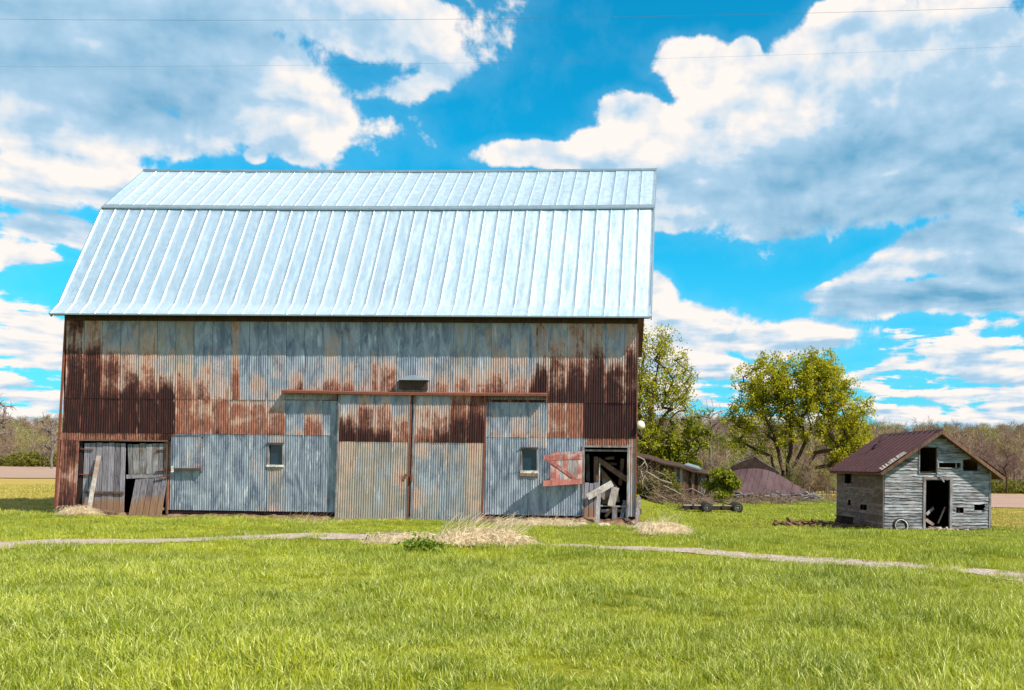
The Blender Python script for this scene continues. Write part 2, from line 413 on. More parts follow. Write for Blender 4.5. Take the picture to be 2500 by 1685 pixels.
# ------------------------------------------------------------------ ground
def sst(x, a, b):
    t_ = np.clip((x-a)/(b-a), 0, 1); return t_*t_*(3-2*t_)
def G(x, y):
    x = np.asarray(x, float); y = np.asarray(y, float)
    t_ = sst(x, -1.5, 3.0)
    prof = np.interp(y, [0, 25, 31, 34, 52, 72, 80, 120], [0, 0, -.36, -.5, -.84, -.8, -1.0, -1.1])
    z = t_*prof + (1-t_)*np.interp(y, [0, 60, 110], [0, 0, -0.15])
    xr = sst(x, -60, -10)
    h = xr*sst(y, 125, 430)*15.0 + (1-xr)*sst(y, 235, 520)*17
    z = z + h + sst(y, 200, 500)*(1.6*np.sin(x/47+1)+1.2*np.sin(x/21)) + 0.03*np.sin(x*0.9+y*0.4)*np.cos(y*0.7-x*0.3)
    return z
def axis(brk):
    out = []
    for a, b, s_ in brk: out += list(np.arange(a, b, s_))
    return np.array(out+[brk[-1][1]])
XS = axis([(-700,-120,20),(-120,-30,4),(-30,25,0.5),(25,120,4),(120,700,20)])
YS = axis([(-40,4,4),(4,45,0.5),(45,130,2.5),(130,560,10),(560,1500,60)])
def _ground(t):
    p = t.pos(); x, y, z = t.sep(p)
    n = t.noise(p, 0.35, 5, 0.6); n2 = t.noise(p, 6.0, 5, 0.7)
    g = t.mix(n, (0.10,0.11,0.004), (0.20,0.20,0.012)); g = t.mix(t.m('MULTIPLY', t.sm(n2, .45, .7), .6), g, (0.26,0.24,0.03))
    # the older grass beyond the mown yard is yellower; the woodland floor is leaf brown
    dry = t.mix(t.noise(t.v('MULTIPLY', p, (0.3, 1.2, 1)), 0.6, 5, 0.6), (0.25,0.185,0.035), (0.42,0.29,0.085))
    edge = t.m('MULTIPLY', t.m('SUBTRACT', n, .5), 6.0)
    d1 = t.m('MAXIMUM', t.sm(t.m('ADD', t.m('MULTIPLY', x, -1.0), edge), 19.0, 21.0), t.m('MULTIPLY', t.sm(t.m('ADD', x, edge), 14.5, 16.0), t.sm(t.m('ADD', y, edge), 33.0, 36.0)))
    d1 = t.m('MULTIPLY', d1, t.sm(t.m('ADD', y, edge), 28.5, 31.5))
    g = t.mix(d1, g, dry)
    wood = t.sm(t.m('ADD', y, edge), 106.0, 112.0)
    wood = t.m('MULTIPLY', wood, t.m('MAXIMUM', t.sm(x, -40., -20.), t.sm(y, 200., 208.)))
    g = t.mix(wood, g, t.mix(n2, (0.16,0.10,0.06), (0.30,0.20,0.12)))
    return pbsdf(t, g, 0.95, normal=t.bump(n2, .6, .05), spec=.1)
M['ground'] = material('grassy_earth', _ground)
gx, gy = np.meshgrid(XS, YS)
V = np.stack([gx, gy, G(gx, gy)], -1).reshape(-1, 3)
nx, ny = len(XS), len(YS)
ii = (np.arange(ny-1)[:, None]*nx+np.arange(nx-1)[None]).ravel()
ground = obj('ground', npmesh('ground', V, np.stack([ii, ii+1, ii+nx+1, ii+nx], 1), M['ground'], True))
ground['kind'] = 'structure'
def Gz(x, y):      # height of the meshed ground
    i = np.clip(np.searchsorted(XS, x)-1, 0, nx-2); j = np.clip(np.searchsorted(YS, y)-1, 0, ny-2)
    fx = (x-XS[i])/(XS[i+1]-XS[i]); fy = (y-YS[j])/(YS[j+1]-YS[j])
    g = lambda a, b: V.reshape(ny, nx, 3)[b, a, 2]
    return (g(i, j)*(1-fx)+g(i+1, j)*fx)*(1-fy)+(g(i, j+1)*(1-fx)+g(i+1, j+1)*fx)*fy

def strip(name, pts, wid, mat, lift, nseg=160, across=6, jag=0.12, seed=1):
    rng = np.random.default_rng(seed)
    pts = np.array(pts); s_ = np.linspace(0, 1, len(pts)); q = np.linspace(0, 1, nseg)
    cx_ = np.interp(q, s_, pts[:, 0]); cy_ = np.interp(q, s_, pts[:, 1]); ww = np.interp(q, s_, wid)
    k = np.ones(9)/9; pad = lambda a: np.convolve(np.pad(a, 4, mode='edge'), k, 'valid')
    cx_, cy_ = pad(cx_), pad(cy_)
    tx, ty = np.gradient(cx_), np.gradient(cy_); L_ = np.hypot(tx, ty); nxn, nyn = -ty/L_, tx/L_
    jl = pad(rng.normal(0, jag*1.8, nseg)); jr = pad(rng.normal(0, jag*1.8, nseg))
    VV = []
    for i in range(nseg):
        a = -ww[i]/2+jl[i]; b = ww[i]/2+jr[i]
        for k_ in range(across+1):
            o = a+(b-a)*k_/across; x = cx_[i]+nxn[i]*o; y = cy_[i]+nyn[i]*o
            VV.append((x, y, float(Gz(x, y))+lift))
    FF = [(i*(across+1)+k_, (i+1)*(across+1)+k_, (i+1)*(across+1)+k_+1, i*(across+1)+k_+1) for i in range(nseg-1) for k_ in range(across)]
    o = obj(name, npmesh(name, VV, FF, mat, True)); o['kind'] = 'structure'
    return cx_, cy_, ww
def _gravel(t):
    p = t.pos()
    vo = t.new('ShaderNodeTexVoronoi'); t.put(vo.inputs['Vector'], p); vo.inputs['Scale'].default_value = 26.0
    n = t.noise(p, 1.2, 5, .6)
    c = t.mix(t.sep(vo.outputs['Color'])[0], (0.20,0.145,0.12), (0.52,0.43,0.37))
    c = t.mix(t.m('MULTIPLY', t.sm(n, .45, .7), .55), c, (0.38,0.30,0.15))
    return pbsdf(t, c, .95, normal=t.bump(vo.outputs['Distance'], .8, .03), spec=.1)
M['gravel'] = material('pale_gravel', _gravel)
pathL = [PG(-300,1341), PG(0,1333), PG(200,1324), PG(400,1319), PG(600,1313), PG(800,1311), PG(950,1314), PG(1100,1320)]
pathR = [PG(1300,1326), PG(1450,1336), PG(1600,1342), PG(1750,1351), PG(2000,1370), PG(2250,1388), PG(2500,1409), PG(2900,1446)]
pL = strip('gravel_path', pathL, [2.0,1.9,1.6,1.5,1.45,1.4,1.4,1.2], M['gravel'], 0.014, jag=.2, seed=3)
pR = strip('gravel_path', pathR, [0.5,0.95,1.2,1.3,1.4,1.45,1.5,1.6], M['gravel'], 0.014, jag=.2, seed=4)

def _plow(t):
    p = t.pos(); n = t.noise(t.v('MULTIPLY', p, (.15, 1.5, 1)), .8, 5, .6); n2 = t.noise(p, 3.0, 5, .7)
    fur = t.m('SINE', t.m('MULTIPLY', t.m('ADD', t.sep(p)[1], t.m('MULTIPLY', n, 3.0)), 1.1)); c = t.mix(n, (0.26,0.15,0.11), (0.42,0.28,0.22)); c = t.mix(t.m('MULTIPLY', t.sm(fur, .2, 1.0), .35), c, (0.18,0.11,0.085)); c = t.mix(t.m('MULTIPLY', t.sm(t.noise(p, .12, 4, .6), .5, .7), .4), c, (0.34,0.30,0.16)); c = t.mix(t.m('MULTIPLY', n2, .5), c, (0.30,0.22,0.17))
    return pbsdf(t, c, .95, normal=t.bump(n2, .8, .1), spec=.1)
M['plow'] = material('ploughed_soil', _plow)
def field(name, x0, x1, y0, y1, lift=0.06, nxx=60, nyy=40):
    xs = np.linspace(x0, x1, nxx); ys = np.linspace(y0, y1, nyy)
    X, Y = np.meshgrid(xs, ys); Y = Y + (0.8*np.sin(X/7)+.4*np.sin(X/2.3))*(Y < y0+1)
    Z = np.array([[Gz(a, b) for a, b in zip(r1, r2)] for r1, r2 in zip(X, Y)])+lift
    i0 = (np.arange(nyy-1)[:, None]*nxx+np.arange(nxx-1)[None]).ravel()
    o = obj(name, npmesh(name, np.stack([X, Y, Z], -1).reshape(-1, 3), np.stack([i0, i0+1, i0+nxx+1, i0+nxx], 1), M['plow'], True))
    o['kind'] = 'structure'
field('ploughed_field', -190, -38, 84, 196)
field('ploughed_field', 22, 75, 63, 104)

# ------------------------------------------------------------------ barn
BA = radians(2.3)
d_ = ray(1555, 1000)*28.6
e_ = np.array([cos(BA), -sin(BA), 0])
BL = 19.03                                         # barn length
BO = np.array([d_[0], d_[1], 0.0]) - e_*BL          # left front corner on the ground
BF = Frame(BO, -BA)
barn = empty('barn', BO, -BA, label='large two storey barn clad in rusty corrugated iron under a pale gambrel metal roof', cat='barn')
BW = 9.1                                            # depth
def bx(px, py=1000, off=0.0): return BF.front(px, py, off)[0]
def bz(px, py, off=0.0): return BF.front(px, py, off)[1]
def warp(x, z):                                     # the lower left corner has spread outwards
    k = max(0.0, 1-x/1.6)*max(0.0, 1-z/4.6)
    return x-0.30*k
OPEN = [(bx(203), bx(412), -0.5, bz(300,1076)), (bx(655,1110), bx(693,1110), bz(670,1138), bz(670,1084)),
        (bx(1273,1120), bx(1312,1120), bz(1290,1155), bz(1290,1095)), (bx(1426,1180), bx(1531,1180), -0.5, bz(1480,1092))]
TOPZ = 6.9
def subtract(rect, holes):
    rs = [rect]
    for h in holes:
        nr = []
        for (a, b, c, d) in rs:
            if h[1] <= a+1e-4 or h[0] >= b-1e-4 or h[3] <= c+1e-4 or h[2] >= d-1e-4: nr.append((a,b,c,d)); continue
            if h[3] < d-1e-3: nr.append((a,b,h[3],d))
            if h[2] > c+1e-3: nr.append((a,b,c,h[2]))
            lo, hi = max(c,h[2]), min(d,h[3])
            if h[0] > a+1e-3: nr.append((a,h[0],lo,hi))
            if h[1] < b-1e-3: nr.append((h[1],b,lo,hi))
        rs = nr
    return rs
# timber frame behind the sheets, and the other walls
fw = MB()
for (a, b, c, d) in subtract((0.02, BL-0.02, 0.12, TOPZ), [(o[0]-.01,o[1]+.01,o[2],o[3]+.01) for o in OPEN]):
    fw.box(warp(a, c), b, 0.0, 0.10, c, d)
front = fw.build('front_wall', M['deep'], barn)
ow = MB()
ow.box(0.0, BL-.70, BW-0.12, BW, 0.0, TOPZ)
def gable(x0, x1):
    prof = [(0.102,0.0),(BW-.122,0.0),(BW-.122,6.85),(BW-2.0,10.55),(BW/2,12.75),(2.0,10.55),(0.102,6.85)]
    k_ = .075 if x0 > 5 else 0.0                    # the old frame has leaned in towards the back
    vs_ = [(x0-k_*y,y,z) for y,z in prof]+[(x1-k_*y,y,z) for y,z in prof]; n = len(prof)
    ow.add(vs_, [tuple(range(n-1,-1,-1)), tuple(range(n,2*n))]+[(i,(i+1)%n,n+(i+1)%n,n+i) for i in range(n)])
gable(0.02, 0.12); gable(BL-0.12, BL-0.02)
ow.build('rear_and_gable_walls', M['brown_wood'], barn)
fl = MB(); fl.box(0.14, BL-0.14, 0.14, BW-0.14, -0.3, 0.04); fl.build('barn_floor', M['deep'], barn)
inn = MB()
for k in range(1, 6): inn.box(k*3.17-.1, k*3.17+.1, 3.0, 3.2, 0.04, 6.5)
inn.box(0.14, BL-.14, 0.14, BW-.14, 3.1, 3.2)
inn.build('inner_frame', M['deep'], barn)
# corrugated sheets
R1 = 3.90; R2 = bz(430, 1059); R3B = 0.235
# wear per row: px ranges -> (rust top, rust bottom, dark top, dark bottom, tan)
W1 = [(0,200,.7,.9,.6,.85,.2),(200,252,.55,.98,.45,1.0,.2),(252,300,.3,.92,.15,.88,.5),(300,345,.3,.9,.2,.92,.6),(345,390,.3,.95,.1,.86,.6),(390,436,.3,.95,.15,.95,.5),(436,482,.25,.85,.0,.62,.7),
      (482,530,.2,.8,0,.66,.6),(530,565,.15,.6,0,.35,.3),(565,585,.6,.95,.2,.5,.3),(585,690,.05,.5,0,.15,.2),(690,740,.1,.8,0,.62,.1),(740,800,.1,.72,0,.52,.1),(800,860,.15,.75,0,.6,.1),(860,905,.1,.5,0,.2,.1),(905,960,.15,.8,0,.66,.2),
      (960,1050,.05,.5,0,.1,.1),(1050,1100,.1,.7,0,.35,.4),(1100,1180,.2,.8,0,.55,.6),(1180,1250,.3,.88,0,.74,.7),(1250,1310,.25,.8,.05,.65,.3),(1310,1370,.45,.97,.35,.96,.3),(1370,1420,.5,1,.5,1.05,.2),(1420,1470,.45,1,.4,1.0,.2),(1470,1515,.4,1,.35,1.0,.2),(1515,1600,.6,1,.55,1.05,.2)]
W2 = [(0,200,1,1,.9,1,.2),(200,255,1,1,1.05,1.1,0),(255,300,.95,1,.75,1.0,0),(300,345,.9,1,.9,1.05,0),(345,395,.95,1,.85,1.05,0),(395,440,.95,1,.85,1.1,0),(440,490,.7,.85,.3,.45,.8),(490,560,.6,.85,.25,.4,.7),(560,600,.5,.75,.1,.3,.7),(600,640,.4,.8,.1,.3,.5),(640,690,.35,.85,.0,.55,.4),(690,735,.1,.5,0,0,.2),(735,800,.1,.8,0,.3,.2),(800,830,.05,.1,0,0,0),
      (1180,1240,.05,.35,0,0,.2),(1240,1325,.1,.55,0,.1,.3),(1325,1370,.65,.7,0,.1,.9),(1370,1415,.75,.8,.1,.1,.9),(1415,1462,1,1,1.0,1.1,0),(1462,1508,1,1,1.0,1.1,0),(1508,1600,1,1,.95,1.05,0)]
W3 = [(0,200,.92,.88,.55,.6,.3),(200,420,.95,.95,.6,.6,.2),(420,600,.05,.08,0,0,-.1),(600,650,.15,.2,0,0,.35),(650,700,.3,.3,0,0,.55),(700,830,.02,.08,0,0,-.1),(1180,1270,.12,.12,0,0,.15),(1270,1325,.2,.1,0,0,.1),(1325,1420,.12,.1,0,0,.0),(1420,1535,.9,.9,.55,.5,.2),(1535,1600,.65,.3,.4,.0,.1)]
WD1 = [(800,872,.2,1,.1,1.0,.1),(872,918,.35,1,.1,.95,.2),(918,962,.3,1,.1,1.0,.2),(962,1010,.3,.85,.0,.5,.4),(1010,1062,.35,.85,.05,.5,.5),(1062,1100,.4,.95,.2,.88,.3),(1100,1145,.65,1,.45,1.0,.1),(1145,1200,.75,1,.5,1.05,.1)]
WD2 = [(800,835,.02,.05,0,0,.3),(835,915,.4,.25,0,0,.95),(915,960,.15,.15,0,0,.65),(960,1010,.4,.35,0,0,.8),(1010,1055,.3,.2,0,0,.75),(1055,1100,.25,.15,0,0,.6),(1100,1145,.25,.15,0,0,.75),(1145,1200,.4,.25,0,0,.9)]
def wear(tab, px, f, onset):
    for (a, b, r0, r1, k0, k1, tn) in tab:
        if a <= px < b:
            g = min(1, max(0, (f-onset)/(1-onset)))**0.8
            return (r0+(r1-r0)*g, k0+(k1-k0)*g, tn)
    return (0.1, 0, 0.1)
PITCH, AMP = 0.078, 0.0105
rsheet = random.Random(5)
def px_of(x, off=0.0):
    w = BO+BF.e*x+BF.n*off+np.array([0,0,3.0])-EYEV
    return CX+F*(w[0]*cos(ROLL)+w[2]*sin(ROLL))/w[1]
def sheet(name, rect, zr, tab, y, parent, onset=0.0, shear=0.0, ztop=0.0, amp=AMP):
    x0, x1, z0, z1 = rect
    n = max(4, int(round((x1-x0)/PITCH*4))); rows = max(1, int(round((z1-z0)/0.45)))
    tilt = rsheet.uniform(-.006,.006); lap = 0.012; ph = rsheet.uniform(0, 6)
    bow = [rsheet.uniform(-.006,.006) for _ in range(rows+1)]
    vv, cc = [], []
    for j in range(rows+1):
        z = z0+(z1-z0)*j/rows
        f = 1-(z-zr[0])/(zr[1]-zr[0])
        for i in range(n+1):
            x = x0+(x1-x0)*i/n
            yy = y-lap*i/n-amp*cos(2*pi*x/PITCH)+tilt*(1-j/rows)+bow[j]*sin(pi*i/n)
            zz = z+(rsheet.uniform(-.006,.006) if j == 0 else 0)
            vv.append((warp(x, z)-shear*(ztop-z), yy, zz)); cc.append((x, f))
    ff = [(j*(n+1)+i, j*(n+1)+i+1, (j+1)*(n+1)+i+1, (j+1)*(n+1)+i) for j in range(rows) for i in range(n)]
    me = npmesh(name, vv, ff, M['corrugated'], True)
    pxc = px_of((x0+x1)/2)
    at = me.attributes.new('wear', 'FLOAT_VECTOR', 'POINT')
    onset = max(0, onset+rsheet.uniform(-.12,.10)) if onset > .2 else onset
    jit = [rsheet.uniform(-.10,.10), rsheet.uniform(-.08,.08), rsheet.uniform(-.15,.15)]
    data = []
    for (x, f) in cc:
        w = wear(tab, px_of(x)*0.5+pxc*0.5, f, onset)
        ed = min(abs(x-x0), abs(x1-x)) < PITCH*.8       # the lapped edges have kept more of their zinc
        wob_ = .16*sin(2.1*x+jit[0]*40)*sin(3.3*f*3+jit[1]*50)
        data += [w[0]+jit[0]+wob_-(.12 if ed else 0), (w[1]+jit[1]+wob_-(.17 if ed else 0)) if w[1] > 0 else 0, w[2]+jit[2]]
    at.data.foreach_set('vector', data)
    return obj(name, me, parent)
SW = 0.62
door_l, door_r = bx(826,1100), bx(1184,1100)
holes = OPEN
cols = [i*SW for i in range(int(BL/SW)+1)]+[BL]
for (zlo, zhi, tab, yo, onset) in ((R3B, R2+.04, W3, -0.028, 0.0), (R2, R1+.04, W2, -0.040, 0.0), (R1, TOPZ-.1, W1, -0.052, 0.42)):
    for a, b in zip(cols[:-1], cols[1:]):
        if b-a < 0.1: continue
        zl = zlo
        if tab is W3 and a > 14.5: zl = bz(1300, 1258)
        for rc in subtract((a, b, zl, zhi), holes):
            if rc[1]-rc[0] < 0.03 or rc[3]-rc[2] < 0.03: continue
            sheet('wall_sheet', rc, (zlo, zhi), tab, yo, front, onset)
# corner strips
cs = MB(); cs.box(BL-.015, BL+.02, -.085, -.02, .25, TOPZ-.1); cs.build('corner_strip', M['rust_iron'], front)
cs = MB(); cs.hexa([(warp(-.03,.25)-.02,-.085,.25),(warp(0,.25)+.01,-.085,.25),(warp(0,.25)+.01,-.03,.25),(warp(-.03,.25)-.02,-.03,.25),(-.04,-.085,TOPZ-.1),(.005,-.085,TOPZ-.1),(.005,-.03,TOPZ-.1),(-.04,-.03,TOPZ-.1)])
cs.build('corner_strip', M['rust_iron'], front)
# eave beam board, extended down in dark wood to stand in for the eave shadow
eb = MB(); eb.box(0.0, BL, -.12, -.085, 6.48, TOPZ+.05); eb.build('eave_shadow_board', M['dark_wood'], front)
# window frames
def window(px0, px1, y0, y1, sill, hsill):
    x0, x1 = bx(px0, 1110), bx(px1, 1110); z1, z0 = bz((px0+px1)/2, y0), bz((px0+px1)/2, y1)
    w = MB()
    for (a, b, c, d) in ((x0-.03, x0+.015, z0-.04, z1+.03), (x1-.015, x1+.03, z0-.04, z1+.03), (x0+.015, x1-.015, z1-.015, z1+.03)):
        w.box(a, b, -.055, .08, c, d)
    wo = w.build('window', M['gray_wood'], barn)
    g = MB(); g.box(x0+.015, x1-.015, .035, .043, z0, z1-.015); g.build('pane', M['glass'], wo)
    s = MB(); s.box(x0-.03, x1+.03, -.085, .03, z0-hsill, z0); s.build('sill', sill, wo)
    s = MB(); s.box(x0-.05, x1+.05, -.095, -.05, z1+.03, z1+.055); s.build('drip_cap', M['rust_iron'], wo)
    return wo
window(656, 692, 1085, 1135, M['white_paint'], 0.07)
w2 = window(1274, 1312, 1096, 1149, M['white_paint'], 0.09)
s = MB(); s.box(bx(1272,1155)-.02, bx(1313,1155)+.02, -.08, .0, bz(1290,1163), bz(1290,1157)); s.build('lower_sill', M['mud_wood'], w2)
# sliding doors
DT, DM, DB = bz(1000, 966), bz(1000, 1080), 0.0
def sliding(pa, pb):
    xa, xb = bx(pa,1100,-.17), bx(pb,1100,-.17)
    f = MB(); sh_ = lambda z: -0.019*(DT-z)
    for (a, b, c, d) in ((xa, xa+.12, DB+.03, DT), (xb-.12, xb, DB+.03, DT), (xa+.12, xb-.12, DB+.03, DB+.2), (xa+.12, xb-.12, DT-.15, DT), (xa+.12, xb-.12, DM-.1, DM+.05)):
        f.hexa([(a+sh_(c),-.15,c),(b+sh_(c),-.15,c),(b+sh_(c),-.11,c),(a+sh_(c),-.11,c),(a+sh_(d),-.15,d),(b+sh_(d),-.15,d),(b+sh_(d),-.11,d),(a+sh_(d),-.11,d)])
    d = f.build('sliding_door', M['gray_wood'], barn)
    n = 4; xs = [xa+(xb-xa)*i/n for i in range(n+1)]
    for a, b in zip(xs[:-1], xs[1:]):
        sheet('door_sheet', (a, b, DB+.02, DM+.03), (DB, DM), WD2, -.165, d, 0, 0.019, DT)
        sheet('door_sheet', (a, b, DM, DT), (DM, DT), WD1, -.178, d, 0.12, 0.019, DT)
    for xe in (xa, xb):
        e = MB(); e.beam((xe+sh_(DB), -.17, DB+.02), (xe, -.17, DT), .05, .05, (0,1,0)); e.build('edge_strip', M['rust_iron'] if xe > xa else M['gray_wood'], d)
    return d
dl = sliding(827, 1003); dr = sliding(1011, 1185)
h = MB(); h.box(bx(1003,1163,-.21), bx(1007,1163,-.21), -.25, -.20, bz(1004,1176,-.2), bz(1004,1158,-.2)); h.build('handle', M['rust_iron'], dr)
h = MB(); h.box(bx(989,1160,-.21), bx(994,1160,-.21), -.24, -.20, bz(990,1164,-.2), bz(990,1157,-.2)); h.build('latch', M['rust_iron'], dl)
# track and track cover
x0, x1 = bx(689,955,-.25), bx(1335,962,-.25)
tz0, tz1 = bz(689,956,-.25), bz(1335,964,-.25)
n = 14; prev = None
tk = MB()
for i in range(n):
    a, b = x0+(x1-x0)*i/n, x0+(x1-x0)*(i+1)/n; za, zb = tz0+(tz1-tz0)*i/n-.025*sin(pi*i/n), tz0+(tz1-tz0)*(i+1)/n-.025*sin(pi*(i+1)/n)
    tk.hexa([(a,-.31,za-.045),(b,-.31,zb-.045),(b,-.10,zb-.045),(a,-.10,za-.045),(a,-.31,za+.03),(b,-.31,zb+.03),(b,-.10,zb+.075),(a,-.10,za+.075)])
tk.build('door_track', M['rust_iron'], barn)
for (a, b) in ((690, 825), (1188, 1332)):
    l = MB(); l.box(bx(a,970), bx(b,970), -.098, -.07, bz(a,976), bz(a,962)); l.build('lintel_board', M['gray_wood'], barn)
# hooded vent box over the doors
vb = MB(); a, b = bx(976,935,-.12), bx(1044,935,-.12); c, d = bz(1010,951,-.12), bz(1010,928,-.12)
vb.box(a, b, -.22, -.065, c, d)
vbo = vb.build('vent_box', M['dark_wood'], barn)
vh = MB(); mx_ = (a+b)/2
vh.add([(a-.05,-.34,d-.02),(b+.05,-.34,d-.02),(b+.05,-.065,d+.01),(a-.05,-.065,d+.01),(mx_-.1,-.065,d+.17),(mx_+.1,-.065,d+.17)], [(0,1,5,4),(0,4,3),(1,2,5),(3,4,5,2),(0,3,2,1)])
vh.build('vent_hood', M['roof_trim'], vbo)
# hatch cover patched on in plain corrugated iron
hx0, hx1, hz0, hz1 = bx(421,1100,-.1), bx(494,1100,-.1), bz(450,1143,-.1), bz(450,1065,-.1)
hc = MB(); hc.box(hx0+.03, hx1-.03, -.145, -.058, hz0+.03, hz1-.03); hco = hc.build('hatch', M['gray_wood'], barn)
sheet('hatch_sheet', (hx0, hx1, hz0, hz1), (hz0, hz1), [(0,2500,.10,.15,0,0,.0)], -.16, hco)
for zz in (hz1+.02, hz0-.03):
    q = MB(); q.box(hx0-.02, hx1+.03, -.18, -.06, zz-.014, zz+.014); q.build('hatch_batten', M['rust_iron'], hco)
q = MB(); q.box(hx0+.02, hx0+.09, -.20, -.182, hz0-.14, hz0+.06); q.build('hatch_hook', M['white_paint'], hco)

# wooden doors
def quad_boards(name, quad, nb, y0, th, mat, parent, gap=.022, rng=None, ends=.03, yb=0.0):
    """quad: TL, TR, BR, BL in local (x, z); boards run top to bottom"""
    rng = rng or random.Random(1); TL, TR, BR, BL_ = [np.array(p, float) for p in quad]
    cuts = [0.0]
    for i in range(nb): cuts.append(cuts[-1]+rng.uniform(.75, 1.25))
    cuts = [c_/cuts[-1] for c_ in cuts]
    gx_ = gap/max(.1, abs(TR[0]-TL[0]))
    for i in range(nb):
        a, b = cuts[i]+gx_/2, cuts[i+1]-gx_/2
        t0, t1 = TL+(TR-TL)*a, TL+(TR-TL)*b; b0, b1 = BL_+(BR-BL_)*a, BL_+(BR-BL_)*b
        e1, e2 = rng.uniform(0, ends), rng.uniform(0, ends); dy = rng.uniform(-.006,.006); j = rng.uniform(0, ends*.5)
        p = []
        for yy in (y0+dy-yb*0, ):
            pass
        f_, k_ = y0+dy, y0+dy+th
        m_ = MB(); m_.hexa([(b0[0],f_-yb,b0[1]+e2),(b1[0],f_-yb,b1[1]+e2+j),(b1[0],k_-yb,b1[1]+e2+j),(b0[0],k_-yb,b0[1]+e2),
                           (t0[0],f_,t0[1]-e1),(t1[0],f_,t1[1]-e1),(t1[0],k_,t1[1]-e1),(t0[0],k_,t0[1]-e1)])
        m_.build(name, mat, parent)
def q2(*pts, off=0.0): return [BF.front(px, py, off) for px, py in pts]
def strapbar(name, parent, p0, p1, off, w, mat, d=.03):
    a = BF.front(*p0, off); b = BF.front(*p1, off)
    m_ = MB(); m_.beam((a[0],off-d/2,a[1]), (b[0],off-d/2,b[1]), d, w, (0,0,1)); return m_.build(name, mat, parent)
rb = random.Random(11)
# tall left leaf
fr = MB(); A = q2((206,1081),(307,1081),(302,1262),(198,1262)); 
for z in (.25,.55,.85):
    pa = np.array(A[3])+(np.array(A[0])-np.array(A[3]))*z; pb = np.array(A[2])+(np.array(A[1])-np.array(A[2]))*z
    fr.beam((pa[0]+.05,.045,pa[1]), (pb[0]-.03,.045,pb[1]), .03, .11)
tall = fr.build('plank_door', M['gray_wood'], barn); tall['label'] = 'tall weathered grey plank door leaf on rusted strap hinges'
quad_boards('board', A, 7, .0, .028, M['door_wood'], tall, rng=rb)
strapbar('strap_hinge', tall, (198,1096), (228,1097), -.012, .03, M['rust_iron'])
strapbar('strap_hinge', tall, (194,1158), (228,1159), -.012, .03, M['rust_iron'])
strapbar('strap_hinge', tall, (188,1233), (215,1234), -.012, .03, M['rust_iron'])
strapbar('rail', tall, (208,1202), (303,1203), -.012, .07, M['brown_wood'])
# upper right leaf
A = q2((311,1084),(412,1080),(409,1158),(313,1159)); fr = MB()
for z in (.15,.85):
    pa = np.array(A[3])+(np.array(A[0])-np.array(A[3]))*z; pb = np.array(A[2])+(np.array(A[1])-np.array(A[2]))*z
    fr.beam((pa[0]+.03,.045,pa[1]), (pb[0]-.03,.045,pb[1]), .03, .09)
up = fr.build('plank_door', M['gray_wood'], barn); up['label'] = 'upper half of the weathered plank door'
quad_boards('board', A, 7, .0, .028, M['gray_wood'], up, rng=rb)
strapbar('strap_hinge', up, (384,1099), (414,1097), -.012, .03, M['rust_iron'])
strapbar('strap_hinge', up, (381,1151), (414,1147), -.012, .03, M['rust_iron'])
r_ = MB(); a = BF.front(308,1164,0); b = BF.front(410,1161,0); r_.beam((a[0],.03,a[1]), (b[0],.03,b[1]), .05, .13); r_.build('door_rail', M['gray_wood'], barn)
# sagging lower leaf
A = q2((330,1170),(409,1164),(398,1262),(316,1266), off=-.1); fr = MB()
for z in (.2,.8):
    pa = np.array(A[3])+(np.array(A[0])-np.array(A[3]))*z; pb = np.array(A[2])+(np.array(A[1])-np.array(A[2]))*z
    fr.beam((pa[0]+.03,-.03,pa[1]), (pb[0]-.03,-.03,pb[1]), .03, .09)
lo = fr.build('plank_door', M['pale_wood'], barn); lo['label'] = 'sagging pale lower half door stained brown at the bottom'
quad_boards('board', A, 5, -.10, .028, M['door_wood'], lo, rng=rb, ends=.02, yb=.10)
strapbar('strap_hinge', lo, (381,1167), (412,1161), -.14, .03, M['rust_iron'])
# opening frame and the plank propped against the doors
of = MB(); of.box(OPEN[0][0]-.05, OPEN[0][1]+.05, -.075, -.0, OPEN[0][3]-.02, OPEN[0][3]+.03); of.box(OPEN[0][1]-.02, OPEN[0][1]+.03, -.075, .0, .1, OPEN[0][3]-.02)
of.build('door_frame', M['brown_wood'], barn)
def world_prop(name, base_px, base_y, top_px, top_off, w, d, mat, label, cat, group=None):
    b = PG(*base_px) if base_y is None else P(*base_px, base_y)
    t2 = BF.front(*top_px, top_off); tw = BO+BF.e*t2[0]+BF.n*top_off+np.array([0,0,t2[1]])
    m_ = MB(); m_.beam(b, tw, w, d, (0,-1,0)); o = m_.build(name, mat); tag(o, label, cat, group); return o
world_prop('leaning_plank', (213,1267), 28.6, (241,1113), -.06, .13, .035, M['pale_wood'], 'pale plank propped at a slant against the tall grey plank door', 'plank')

